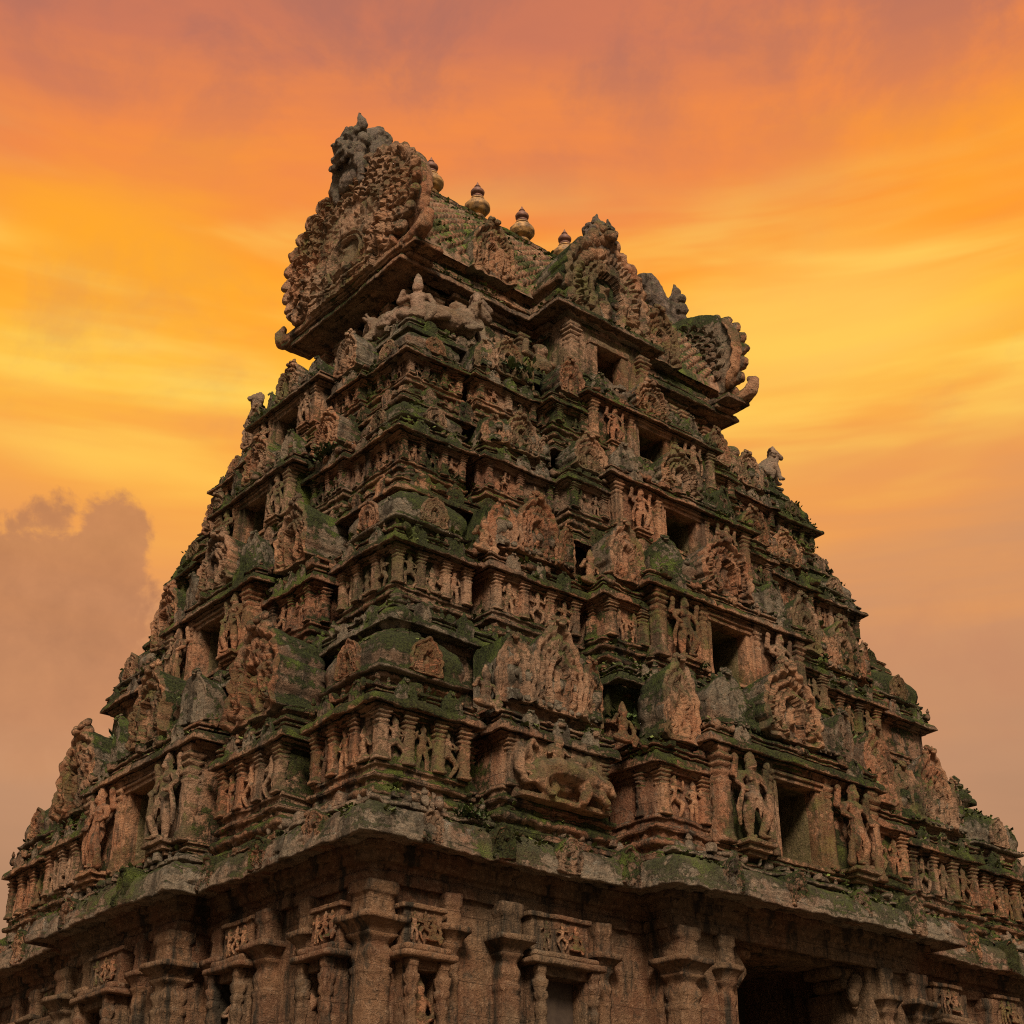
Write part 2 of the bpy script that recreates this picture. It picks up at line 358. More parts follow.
def link(name, me, parent=None, loc=(0, 0, 0), rz=0, sc=None):
    o = bpy.data.objects.new(name, me); C.objects.link(o); o.location = loc; o.rotation_euler = (0, 0, rz)
    if sc: o.scale = sc
    if parent: o.parent = parent
    return o
def tag(o, label, cat, group=None):
    o['label'] = label; o['category'] = cat
    if group: o['group'] = group
    return o
def empty(name, loc=(0, 0, 0), rz=0):
    o = bpy.data.objects.new(name, None); C.objects.link(o); o.location = loc; o.rotation_euler = (0, 0, rz); o.empty_display_size = .3
    return o
def rect(x0, x1, y0, y1): return [(x0, y0), (x1, y0), (x1, y1), (x0, y1)]

# ------------------------------------------------------------------ carved pieces
def pilaster_mb(w, h, wide=1.45):
    b = MB(); r_ = w/2; res = max(.035, h*.04)
    P = [(1.28, 0, 0), (1.28, .06, 0), (1.12, .07, 0), (1.12, .11, 0), (1.0, .12, 0), (1.0, .30, 0), (1.05, .31, 0), (1.05, .35, 0), (1.0, .36, 0), (1.0, .60, 0), (1.10, .615, 0), (1.10, .645, 0), (.92, .655, 0), (.92, .69, .1),
         (1.12, .705, .25), (1.16, .73, .3), (1.08, .755, .25), (.90, .765, .1), (.90, .785, 0), (1.24, .80, 0), (1.24, .83, 0), (.98, .84, 0), (wide, .875, 0), (wide, .905, 0), (1.05, .915, 0), (1.05, .945, 0), (1.25, .955, 0), (1.25, 1.0, 0)]
    b.lathe([(a*r_, z*h, q) for a, z, q in P], m=4, res=res)
    return b
def base_moulding(h, s=1.0):
    f = [(0, 0), (.17, 0), (.17, .15), (.13, .18), (.05, .20), (.05, .28), (.10, .30), (.145, .36), (.145, .44), (.10, .50), (.03, .53), (.03, .64), (.11, .66), (.13, .70), (.13, .76), (.04, .79), (.04, .90), (.08, .92), (.08, 1.0), (0, 1.0)]
    return [(a*s, z*h) for a, z in f]
def kapota(z, h, ov):
    """curved eave: flat underside, lip, quarter-round top"""
    p = [(-.05, z+.02), (ov-.10, z+.02), (ov-.07, z-.03), (ov, z-.03), (ov, z+.11*h)]
    for k in range(1, 7):
        a = k/6*math.pi/2; p.append((.13+(ov-.13)*.94*math.cos(a), z+.13*h+.40*h*math.sin(a)))
    p += [(.05, z+.54*h), (.05, z+.61*h), (.17, z+.63*h), (.17, z+.73*h), (.06, z+.75*h), (.06, z+.82*h), (.20, z+.85*h), (.20, z+h), (-.05, z+h)]
    return p

def figure_mb(kind, h=1.0):
    """a small carved figure about h tall, facing -Y"""
    b = MB(); s = h
    q = lambda *p: tuple(s*c for c in p)
    if kind == 'stand':
        b.limb([q(-.09, 0, .0), q(-.085, -.02, .25), q(-.06, 0, .48)], [.05*s, .055*s, .08*s]); b.limb([q(.12, -.02, 0), q(.10, -.05, .25), q(.06, 0, .48)], [.05*s, .055*s, .08*s])
        b.sphere(q(0, 0, .5), q(.13, .09, .09)); b.sphere(q(0, -.01, .63), q(.10, .08, .11)); b.sphere(q(0, -.01, .72), q(.145, .08, .075))
        b.limb([q(.15, 0, .74), q(.22, -.02, .58), q(.15, -.09, .50)], [.045*s, .04*s, .035*s]); b.limb([q(-.15, 0, .74), q(-.24, -.03, .64), q(-.19, -.08, .80)], [.045*s, .04*s, .035*s])
        b.sphere(q(0, -.03, .855), q(.07, .075, .085)); b.limb([q(0, 0, .9), q(0, 0, 1.0)], [.075*s, .035*s])
    elif kind == 'dance':
        b.limb([q(-.06, 0, .45), q(-.22, -.06, .28), q(-.08, -.03, .02)], [.08*s, .06*s, .05*s]); b.limb([q(.06, 0, .45), q(.24, -.08, .34), q(.16, -.04, .06)], [.08*s, .06*s, .05*s])
        b.sphere(q(0, 0, .48), q(.13, .09, .09)); b.sphere(q(.02, -.01, .62), q(.10, .08, .12)); b.sphere(q(.03, -.01, .72), q(.14, .08, .07))
        b.limb([q(.16, 0, .74), q(.30, -.02, .70), q(.30, -.05, .90)], [.045*s, .04*s, .035*s]); b.limb([q(-.12, 0, .74), q(-.26, -.03, .66), q(-.10, -.1, .60)], [.045*s, .04*s, .035*s])
        b.sphere(q(.04, -.03, .85), q(.07, .075, .085)); b.limb([q(.05, 0, .9), q(.07, 0, 1.0)], [.075*s, .04*s])
    elif kind == 'sit':
        b.limb([q(-.05, -.02, .12), q(-.30, -.10, .10), q(0, -.16, .06)], [.10*s, .08*s, .06*s]); b.limb([q(.05, -.02, .12), q(.30, -.10, .16), q(.20, -.14, -.02)], [.10*s, .08*s, .06*s])
        b.sphere(q(0, 0, .20), q(.17, .12, .14)); b.sphere(q(0, -.02, .42), q(.14, .1, .17)); b.sphere(q(0, -.01, .54), q(.20, .1, .10))
        b.limb([q(.20, 0, .56), q(.30, -.04, .36), q(.22, -.12, .24)], [.06*s, .055*s, .05*s]); b.limb([q(-.20, 0, .56), q(-.33, -.04, .44), q(-.26, -.10, .62)], [.06*s, .055*s, .05*s])
        b.sphere(q(0, -.03, .73), q(.10, .11, .12)); b.limb([q(0, 0, .80), q(0, 0, .98)], [.11*s, .05*s])
    elif kind == 'squat':   # a pot-bellied dwarf holding up what is above him
        b.limb([q(-.12, 0, .34), q(-.34, -.14, .30), q(-.24, -.06, .03)], [.13*s, .11*s, .085*s]); b.limb([q(.12, 0, .34), q(.34, -.14, .30), q(.24, -.06, .03)], [.13*s, .11*s, .085*s])
        b.sphere(q(0, -.05, .46), q(.23, .2, .20)); b.sphere(q(0, 0, .62), q(.24, .15, .14))
        b.limb([q(.24, 0, .66), q(.42, -.03, .66), q(.36, -.02, .95)], [.09*s, .075*s, .07*s]); b.limb([q(-.24, 0, .66), q(-.42, -.03, .66), q(-.36, -.02, .95)], [.09*s, .075*s, .07*s])
        b.sphere(q(0, -.06, .82), q(.14, .14, .14)); b.sphere(q(0, 0, .92), q(.18, .14, .08))
    return b
def guardian_mb(h=2.1):
    """four-armed door guardian leaning on a club, tall crown"""
    b = MB(); s = h/2.1; q = lambda *p: tuple(s*c for c in p)
    b.limb([q(-.06, 0, .98), q(-.17, -.06, .55), q(-.13, 0, .08)], [.15*s, .115*s, .075*s]); b.limb([q(-.13, 0, .06), q(-.17, -.18, .04)], [.075*s, .05*s])
    b.limb([q(.10, 0, .98), q(.26, -.16, .60), q(.10, -.10, .16)], [.15*s, .115*s, .075*s]); b.limb([q(.10, -.1, .14), q(.16, -.26, .08)], [.07*s, .05*s])
    b.sphere(q(0, 0, 1.02), q(.225, .16, .16)); b.limb([q(0, 0, 1.0), q(.03, -.01, 1.25)], [.18*s, .145*s])
    for zz, rr in ((.95, .235), (1.06, .205), (1.13, .18)): b.sphere(q(.0, -.01, zz), q(rr, rr*.75, .035))
    b.limb([q(.07, -.15, .98), q(.03, -.19, .72), q(.05, -.16, .50)], [.06*s, .05*s, .025*s])
    b.sphere(q(.04, -.01, 1.38), q(.19, .14, .16)); b.limb([q(-.19, .0, 1.49), q(.05, -.02, 1.50), q(.28, 0, 1.47)], [.09*s, .12*s, .09*s])
    b.sphere(q(-.05, -.12, 1.40), q(.075, .05, .07)); b.sphere(q(.13, -.12, 1.40), q(.075, .05, .07))
    b.limb([q(-.21, 0, 1.49), q(-.40, -.04, 1.27), q(-.30, -.20, 1.06)], [.085*s, .07*s, .06*s]); b.limb([q(.30, 0, 1.47), q(.44, -.06, 1.24), q(.34, -.2, 1.12)], [.085*s, .07*s, .06*s])
    b.limb([q(-.20, .06, 1.48), q(-.43, .05, 1.46), q(-.40, 0, 1.72)], [.09*s, .085*s, .07*s]); b.limb([q(.28, .06, 1.46), q(.50, .05, 1.44), q(.50, 0, 1.70)], [.09*s, .085*s, .07*s])
    b.sphere(q(-.40, -.02, 1.82), q(.09, .07, .11)); b.sphere(q(.50, -.02, 1.80), q(.09, .07, .11))
    b.limb([q(.30, -.18, 1.10), q(.34, -.16, .70), q(.37, -.12, .30), q(.38, -.1, .1)], [.05*s, .06*s, .085*s, .11*s])
    b.limb([q(-.34, -.12, 1.1), q(-.42, -.08, .7), q(-.38, -.04, .3)], [.05*s, .06*s, .045*s])
    b.limb([q(.04, -.02, 1.55), q(.04, -.03, 1.63)], [.075*s, .075*s]); b.sphere(q(.04, -.05, 1.71), q(.105, .115, .13))
    b.sphere(q(.04, -.165, 1.70), q(.022, .03, .035)); b.sphere(q(.0, -.15, 1.735), q(.025, .02, .015)); b.sphere(q(.08, -.15, 1.735), q(.025, .02, .015)); b.sphere(q(.04, -.15, 1.645), q(.04, .022, .013))
    b.sphere(q(-.075, -.02, 1.68), q(.035, .05, .09)); b.sphere(q(.155, -.02, 1.68), q(.035, .05, .09))
    b.sphere(q(.04, -.02, 1.81), q(.13, .13, .035)); b.limb([q(.04, 0, 1.82), q(.04, .0, 1.96), q(.04, .02, 2.08)], [.12*s, .10*s, .045*s])
    for zz, rr in ((1.88, .125), (1.95, .115), (2.02, .085)): b.sphere(q(.04, 0, zz), q(rr, rr, .022))
    return b
def bull_mb():
    """reclining humped bull, 1.9 long, facing -Y"""
    b = MB()
    b.sphere((0, .15, .42), (.40, .85, .40), n=16); b.sphere((0, .70, .42), (.44, .45, .40), n=14); b.sphere((0, -.42, .50), (.38, .40, .42), n=14)
    b.sphere((0, -.30, .92), (.20, .26, .20)); b.limb([(0, -.5, .62), (0, -.78, .95)], [.30, .20]); b.limb([(0, -.85, 1.02), (0, -1.06, .90), (0, -1.18, .80)], [.26, .21, .17])
    b.sphere((0, -.70, .58), (.13, .22, .30))
    for sx in (-1, 1):
        b.limb([(.16*sx, -.86, 1.20), (.27*sx, -.88, 1.29), (.24*sx, -.92, 1.40)], [.07, .055, .03]); b.sphere((.31*sx, -.84, 1.08), (.15, .06, .09)); b.sphere((.11*sx, -1.02, 1.02), .035)
        b.limb([(.30*sx, -.45, .30), (.42*sx, -.80, .14), (.38*sx, -.42, .07)], [.15, .10, .08]); b.limb([(.36*sx, .62, .34), (.50*sx, .22, .22), (.46*sx, .62, .08)], [.24, .14, .09])
    for k in range(9):
        a = k/8*math.pi; b.sphere((.30*math.cos(a), -.62-.13*math.sin(a), .86-.20*math.sin(a)), .055)
    return b
def lion_mb():
    """seated lion with raised head, 1.5 tall, facing -Y"""
    b = MB()
    b.limb([(0, .35, .35), (0, .0, .72), (0, -.22, .98)], [.34, .32, .24]); b.limb([(0, -.24, 1.0), (0, -.30, 1.22)], [.22, .19])
    b.sphere((0, -.30, 1.27), (.24, .22, .22)); b.limb([(0, -.42, 1.24), (0, -.58, 1.18)], [.15, .10]); b.sphere((0, -.58, 1.10), (.08, .08, .04))
    for sx in (-1, 1):
        b.limb([(.17*sx, -.22, .85), (.19*sx, -.34, .42), (.19*sx, -.38, .06)], [.14, .10, .09]); b.sphere((.19*sx, -.46, .06), (.10, .15, .07)); b.limb([(.26*sx, .34, .34), (.34*sx, -.02, .28), (.32*sx, .0, .07)], [.24, .16, .10])
        b.limb([(.14*sx, -.24, 1.44), (.19*sx, -.20, 1.58)], [.07, .03]); b.sphere((.10*sx, -.48, 1.32), .045)
    for k in range(12):
        a = k/12*2*math.pi; b.sphere((.26*math.cos(a), -.2, 1.26+.26*math.sin(a)), (.09, .11, .09))
    b.limb([(0, .62, .2), (.1, .75, .5), (.0, .66, .85)], [.07, .05, .06])
    return b
def elephant_lion_mb():
    """a long animal bending down on the right, an elephant head with curling trunk on the left, a rider above; 2.2 wide"""
    b = MB()
    # great cat leaping right and down: haunch left, chest right
    b.limb([(-.60, -.04, .60), (-.25, -.12, .68), (.20, -.13, .66), (.52, -.13, .56)], [.25, .25, .25, .25]); b.sphere((-.55, -.08, .55), (.25, .22, .30)); b.sphere((.50, -.12, .52), (.25, .22, .30))
    b.limb([(.60, -.16, .58), (.84, -.22, .52)], [.24, .20]); b.sphere((.92, -.26, .46), (.19, .18, .17)); b.limb([(1.0, -.30, .40), (1.08, -.32, .30)], [.12, .09]); b.sphere((.88, -.40, .54), .045, n=8); b.limb([(.82, -.24, .64), (.80, -.22, .74)], [.06, .03])
    for k in range(9):
        a = k/8*math.pi*1.2-.3; b.sphere((.66+.24*math.cos(a), -.16, .56+.24*math.sin(a)), (.08, .09, .08))
    b.limb([(-.62, -.10, .50), (-.72, -.20, .30), (-.58, -.20, .10), (-.46, -.26, .05)], [.22, .15, .10, .08]); b.limb([(-.40, .0, .5), (-.26, -.08, .28), (-.34, -.10, .06)], [.18, .13, .09])
    b.limb([(.40, -.16, .48), (.46, -.26, .26), (.36, -.26, .05)], [.16, .12, .10]); b.limb([(.60, -.14, .40), (.80, -.28, .24), (.92, -.30, .10)], [.14, .11, .09])
    b.limb([(-.72, -.02, .78), (-.92, -.06, 1.02), (-.80, -.08, 1.22), (-.66, -.06, 1.12)], [.09, .08, .07, .06])
    b.sphere((-.02, -.02, .40), (.42, .14, .22))
    # elephant head behind it on the left, trunk curling up
    b.sphere((-1.06, .04, .92), (.20, .16, .26)); b.sphere((-1.02, .06, 1.14), (.15, .13, .13)); b.limb([(-1.14, -.06, .80), (-1.20, -.12, .50), (-1.06, -.14, .26), (-.88, -.14, .30), (-.86, -.13, .46), (-.97, -.13, .48)], [.13, .11, .09, .075, .06, .05])
    # rider on the back and a crowd of foliage and small heads over the animals
    b.sphere((-.18, -.10, 1.02), (.16, .13, .17)); b.sphere((-.17, -.14, 1.25), (.10, .10, .11)); b.limb([(-.06, -.06, 1.2), (.12, -.14, 1.05)], [.07, .05]); b.limb([(-.3, -.06, 1.2), (-.42, -.14, 1.02)], [.07, .05])
    r0 = random.Random(5)
    for k in range(22):
        u = r0.uniform(.06, .12); b.sphere((r0.uniform(.1, 1.0), .0, r0.uniform(.85, 1.3)*(1-.12)), (u, u, u*1.2), n=8)
    b.box(-1.2, 1.15, -.22, .12, -.10, .03, .1, .03); b.box(-1.22, 1.18, -.02, .12, 0, 1.3, .1, .02)
    return b

def cshape(x, a, b_): return np.clip((x-a)/(b_-a), 0, 1)
def bump(x, c, wd): return np.exp(-((x-c)/wd)**2)
def horseshoe_mb(wd, h, depth, style='arch', lobes=13, na=110, nr=26, relief=1.0, crest=True, seed=0):
    """a horseshoe gable plate standing on z = 0, front towards -Y, body running back to y = depth"""
    r0 = np.random.default_rng(seed+100)
    a = wd/2; cb0 = .84 if style == 'gable' else .70; bb = h/(1+cb0); zc = cb0*bb; ph0 = math.acos(cb0)
    ph = np.linspace(ph0, 2*math.pi-ph0, na); lob = np.abs(np.sin((ph-ph0)/(2*math.pi-2*ph0)*math.pi*lobes))
    la = .10 if style == 'gable' else .085 if style != 'plain' else .03
    rad = 1-la*(1-lob**.6)
    foot = np.exp(-((ph-ph0)/.22)**2)+np.exp(-((2*math.pi-ph0-ph)/.22)**2)
    ox = -a*np.sin(ph)*rad*(1+(.42 if style != 'gable' else .12)*foot); oz = zc-bb*np.cos(ph)*rad
    if style == 'gable': ox = np.sign(ox)*a*(np.abs(ox)/a)**.90
    if style == 'small': ox = np.sign(ox)*a*(np.abs(ox)/a)**.72*(1+0*oz)
    oz = oz+(.02 if style == 'small' else .05 if style != 'gable' else .015)*h*np.exp(-((ph-math.pi)/.16)**2); oz = np.maximum(oz, 0)
    nb = max(6, int(na*.22)); bx = np.linspace(ox[-1], ox[0], nb+2)[1:-1]
    X = np.concatenate([ox, bx]); Z = np.concatenate([oz, np.zeros(nb)])
    tt = np.concatenate([(ph-ph0)/(2*math.pi-2*ph0), np.full(nb, -1.0)])
    cx, cz = 0, zc*.92
    rho = np.linspace(0.02, 1, nr)
    GX = cx+(X[:, None]-cx)*rho; GZ = cz+(Z[:, None]-cz)*rho
    RR = np.repeat(rho[None], len(X), 0).copy(); TTt = np.repeat(tt[:, None], nr, 1)
    low = np.clip(1-GZ/(.30*h), 0, 1)
    H = np.zeros_like(GX)
    on = TTt >= 0
    if style == 'gable':
        fr = on*bump(RR, .95, .05); H += .16*fr*np.abs(np.sin(TTt*math.pi*lobes))**.5
        H -= .07*bump(RR, .875, .012)
        for j, (c, n) in enumerate(((.84, 46), (.77, 42), (.70, 38), (.625, 32), (.55, 28))):
            ss_ = np.clip((RR-c+.036)/.072, 0, 1); H += on*.12*np.where((RR > c-.036) & (RR < c+.036), (1-ss_)*np.minimum(1, ss_*9), 0)*(.20+np.abs(np.sin(TTt*math.pi*n+j*math.pi/2))**.7)
            H -= .03*bump(RR, c-.035, .006)
        H += .10*bump(RR, .50, .028)-.06*bump(RR, .465, .012)
        nz_ = vnoise(np.stack([GX, GZ*0, GZ], -1).reshape(-1, 3), 3.1, seed)[:, 0].reshape(GX.shape); H += (RR < .9)*.13*np.abs(nz_)*2
        nz_ = vnoise(np.stack([GX, GZ*0, GZ], -1).reshape(-1, 3), 6.5, seed+5)[:, 0].reshape(GX.shape); H += .07*np.abs(nz_)*2
        # small arched niche low in the middle, with a seated figure
        ux, uz = GX/(.115*wd), (GZ-.27*h)/(.165*h); ar = np.sqrt(ux**2+np.maximum(uz, -.8)**2)
        inn = (np.abs(ux) < 1.2) & (uz > -1.05)
        H = np.where(inn & (ar < .78), -.04, H); H = np.where(inn & (ar >= .78) & (ar < 1.12), .09+.04*np.sin(ar*30), H)
        H += .25*np.exp(-((ux/.26)**2+((uz+.28)/.40)**2)) + .20*np.exp(-((ux/.15)**2+((uz-.28)/.17)**2)) + .16*np.exp(-((ux/.5)**2+((uz+.72)/.16)**2))
        for sx in (-1, 1):     # attendants beside it and scroll bosses
            H += .26*np.exp(-(((GX-sx*.27*wd)/(.030*wd))**2+((GZ-.20*h)/(.075*h))**2)) + .24*np.exp(-(((GX-sx*.27*wd)/(.022*wd))**2+((GZ-.305*h)/(.028*h))**2))
            H += .16*np.exp(-(((GX-sx*.36*wd)/(.05*wd))**2+((GZ-.10*h)/(.05*h))**2))
            H += .14*np.exp(-(((GX-sx*.20*wd)/(.016*wd))**2+((GZ-.25*h)/(.16*h))**4))
        H += .22*((GZ < .085*h) & (np.abs(GX) < .22*wd)) + .10*((GZ > .115*h) & (GZ < .14*h) & (np.abs(GX) < .24*wd))
    else:
        H += .10*on*bump(RR, .92, .08)*(.4+.6*lob.mean()*np.abs(np.sin(TTt*math.pi*lobes))**.5)
        H -= .05*bump(RR, .80, .025)
        n2 = lobes*2+1
        H += on*.085*bump(RR, .70, .07)*(.55+.45*np.cos(TTt*2*math.pi*n2))
        H -= .05*bump(RR, .59, .02); H += .06*bump(RR, .53, .03)
        if style == 'plain': H *= .45
        ux, uz = GX/(.20*wd), (GZ-.36*h)/(.30*h); ar = np.sqrt(ux**2+np.maximum(uz, -.6)**2); inn = (uz > -1.0)
        k_ = 1.0 if style == 'arch' else .4
        H = np.where(inn & (ar < .80), -.10*k_, H); H = np.where(inn & (ar >= .80) & (ar < 1.08), .07*k_, H)
        H += k_*(.15*np.exp(-((ux/.30)**2+((uz+.30)/.40)**2))+.13*np.exp(-((ux/.17)**2+((uz-.22)/.18)**2)))
        nz_ = vnoise(np.stack([GX, GZ*0, GZ], -1).reshape(-1, 3), 5.5, seed)[:, 0].reshape(GX.shape); H += .09*nz_
    H *= relief*(1 if style == 'gable' else min(1.2, wd/1.5)); H[:, -1] = np.minimum(H[:, -1], .03)
    P = np.stack([GX, -H, GZ], -1)
    b = MB(); b.grid(P, cu=True); b.frontq = len(b.Q[0])
    b.add(np.vstack([P[:, 0], P[:, 0].mean(0)]), None, [((i+1) % len(X), i, len(X)) for i in range(len(X))])
    # the thickness
    ys = np.linspace(0, 1, 9 if style == 'gable' else 5); S = np.zeros((len(X), len(ys), 3))
    for j, y in enumerate(ys):
        if style == 'gable': f = (1, 1, 1, 1.0, .93, 1.0, 1.0, .90, .84)[j]
        else: f = (1, .97, .93, .92, .90)[j]
        # smooth the lobes out as the outline runs back
        if style == 'gable':
            w_ = min(1, y/.35); Xs = np.concatenate([-a*.94*np.sin(ph), bx]); Zs = np.concatenate([np.maximum(zc-bb*.94*np.cos(ph), 0), np.zeros(nb)]); Xs[:na] = np.sign(Xs[:na])*a*.94*(np.abs(Xs[:na])/(a*.94))**.90
            fx = f if y > .35 else 1
            S[:, j, 0] = (X*(1-w_)+Xs*w_)*fx; S[:, j, 2] = cz+((Z*(1-w_)+Zs*w_)-cz)*fx
        else: S[:, j, 0] = X*f; S[:, j, 2] = cz+(Z-cz)*f
        S[:, j, 1] = y*depth
    S[:, 0] = P[:, -1]
    b.grid(S, cu=True)
    k = len(X)
    if style == 'gable':
        sc_ = .84; Bk = np.stack([GX*sc_, depth+np.maximum(H, -.1)*.8*(RR < .97), cz+(GZ-cz)*sc_], -1)[:, ::-1]; b.grid(Bk, cu=True)
    else: b.add(np.vstack([S[:, -1], S[:, -1].mean(0)]), None, [(i, (i+1) % k, k) for i in range(k)])
    if crest:
        u = wd*.10; t_ = h*1.0
        b.sphere((0, .06, t_), (u*1.25, u*1.0, u*1.05)); b.sphere((0, -u*.8, t_-u*.25), (u*.7, u*.5, u*.5))
        for s_ in (-1, 1):
            b.sphere((s_*u*.65, -u*.55, t_+u*.35), u*.42); b.sphere((s_*u*.85, .03, t_+u*.95), (u*.45, u*.5, u*.6)); b.sphere((s_*u*1.35, .05, t_-u*.3), (u*.5, u*.6, u*.75))
        b.sphere((0, .05, t_+u*1.0), (u*.5, u*.5, u*.75))
    return b

def dome_mb(w_, h, res=.09):
    b = MB(); a = w_/2
    b.lathe([(a*.86, -.30*h, 0), (a*.86, -.02*h, 0), (a*1.12, 0, .12), (a*1.16, .05*h, .12), (a*1.06, .09*h, .15), (a*1.04, .14*h, .2), (a*1.10, .30*h, .25), (a*1.08, .45*h, .3), (a*.98, .60*h, .35), (a*.78, .76*h, .4), (a*.50, .88*h, .6),
             (a*.26, .93*h, .9), (a*.34, .96*h, 1), (a*.34, 1.0*h, 1), (a*.12, 1.02*h, 1)], m=10, res=res)
    for i in range(10):                                  # petals round the crown
        t = i/10*2*math.pi; b.sphere((a*.46*math.cos(t), a*.46*math.sin(t), .88*h), (a*.16, a*.16, h*.06))
    return b
def stupi_mb(h):
    b = MB(); b.lathe([(.16*h, 0, 1), (.22*h, .1*h, 1), (.34*h, .25*h, 1), (.36*h, .38*h, 1), (.22*h, .55*h, 1), (.12*h, .6*h, 1), (.2*h, .66*h, 1), (.2*h, .72*h, 1), (.1*h, .78*h, 1), (.14*h, .86*h, 1), (.02*h, h, 1)], m=4, res=.05)
    return b

CACHE = {}
def cached(key, fn):
    if key not in CACHE: CACHE[key] = fn()
    return CACHE[key]
def figure_mesh(kind, h):
    return cached(('fig', kind, h), lambda: figure_mb(kind, h).mesh('relief_figure', CARVED, .012, hash(kind) % 50, .5, voxel=.028*max(.7, h)))
def arch_mesh(key, *a, mat=None, amp=.03, **kw):
    return cached(('arch', key), lambda: horseshoe_mb(*a, **kw).mesh('horseshoe_arch', mat or CARVED, amp, abs(hash(str(key))) % 40, .7))
KINDS = ('stand', 'dance', 'sit', 'stand', 'dance')

# ------------------------------------------------------------------ ground
g = MB(); n = 40; gx = np.sign(np.linspace(-1, 1, n))*np.abs(np.linspace(-1, 1, n))**3*1500
GX, GY = np.meshgrid(gx, gx, indexing='ij'); g.grid(np.stack([GX, GY, GX*0], -1))
ground = g.build('ground', DUST, amp=0); ground['kind'] = 'structure'

# ------------------------------------------------------------------ the tower
tower = empty('temple_tower')
tag(tower, 'tall mossy red sandstone temple gateway tower of stepped carved storeys under a barrel roof', 'temple tower')

TIERS = [  # wall half-sizes, ledge z, base z, pillar z0, z1, eave lip z, eave top, dome lip, dome top
    dict(hx=11.3, hy=8.85, zb=10.40, p0=11.45, p1=12.58, et=13.08, d0=13.45, d1=14.85, nl=15.05, lhx=10.62, lhy=8.12,
         kw=2.15, P=(6.85, 2.9, .32), wing=(4.4, .95), mid=(2.85, 1.25), LP=(4.55, 2.6, .30), Lmid=(2.65, .70), door=(11.05, 12.95, .70), nasi=(14.05, 15.95, 2.1)),
    dict(hx=9.85, hy=7.12, zb=15.45, p0=16.42, p1=17.40, et=17.86, d0=18.15, d1=19.40, nl=19.43, lhx=9.5, lhy=6.53,
         kw=2.05, P=(5.9, 2.7, .30), wing=(4.1, .9), mid=(2.8, 1.2), LP=(3.3, 1.75, .30), Lmid=(2.15, .75), door=(16.15, 17.68, .66), nasi=(18.6, 20.25, 1.95)),
    dict(hx=8.9, hy=5.83, zb=19.75, p0=20.62, p1=21.38, et=21.74, d0=21.95, d1=22.78, nl=22.78, lhx=8.72, lhy=5.58,
         kw=1.9, P=(5.3, 2.2, .28), wing=(3.95, .78), mid=(2.65, 1.05), LP=(2.95, 1.45, .25), Lmid=(1.95, .75), door=(20.42, 21.62, .60), nasi=(22.35, 23.65, 1.6)),
    dict(hx=8.2, hy=4.95, zb=23.05, p0=23.92, p1=24.47, et=24.76, d0=24.92, d1=25.75, nl=25.90, lhx=7.95, lhy=4.52,
         kw=1.7, P=(5.0, 2.0, .24), wing=(3.6, .7), mid=(2.5, .95), LP=(2.55, 1.25, .22), Lmid=(1.65, .65), door=(23.72, 24.8, .55), nasi=(25.4, 26.5, 1.4)),
]
LEDGE_H = [.68, .40, .34, .30, .42]

def plan(hx, hy, fr, lf, grow=0):
    """closed counter-clockwise plan: rectangle with centred projections; fr/lf: list of (half width, projection) from outside in"""
    def side(h, steps):
        L = []; p = 0
        for (hw, pj) in steps: L += [(-hw, p), (-hw, pj)]; p = pj
        return L + [(-x, q) for x, q in L[::-1]]
    F = [(x, -hy-p) for x, p in side(hx, fr)]; Rr = [(hx+p, y) for y, p in side(hy, lf)]
    B = [(-x, hy+p) for x, p in side(hx, fr)]; L = [(-hx-p, -y) for y, p in side(hy, lf)]
    return [(-hx, -hy)]+F+[(hx, -hy)]+Rr+[(hx, hy)]+B+[(-hx, hy)]+L

def joints(seed, every=1.3, deep=.022):
    def f(A, z):
        c = A/every+.37*np.floor(z/.3)*.618+.18*np.sin(A*1.7+seed); fr = c-np.floor(c); q = np.sin(np.floor(c)*78.233+seed*3.1)*43758.5; q = q-np.floor(q)
        return (q-.5)*deep*1.9-deep*np.exp(-(np.minimum(fr, 1-fr)*every/.022)**2)
    return f
def frieze(z0, z1, cell=.42, amp=.10, seed=0):
    """a row of small carved animals and busts between z0 and z1"""
    def f(A, z):
        i = np.floor(A/cell); x = A/cell-i-.5; h1 = np.sin(i*12.9898+seed)*43758.5; h1 = h1-np.floor(h1); v = (z-z0)/(z1-z0)-.5
        o = amp*np.exp(-((x-.1*h1)/.26)**2-((v+.12)/.30)**2)+amp*.9*np.exp(-((x+.25*(h1-.5))/.15)**2-((v-.28)/.17)**2)
        return np.where((z > z0) & (z < z1), o, 0)
    return f

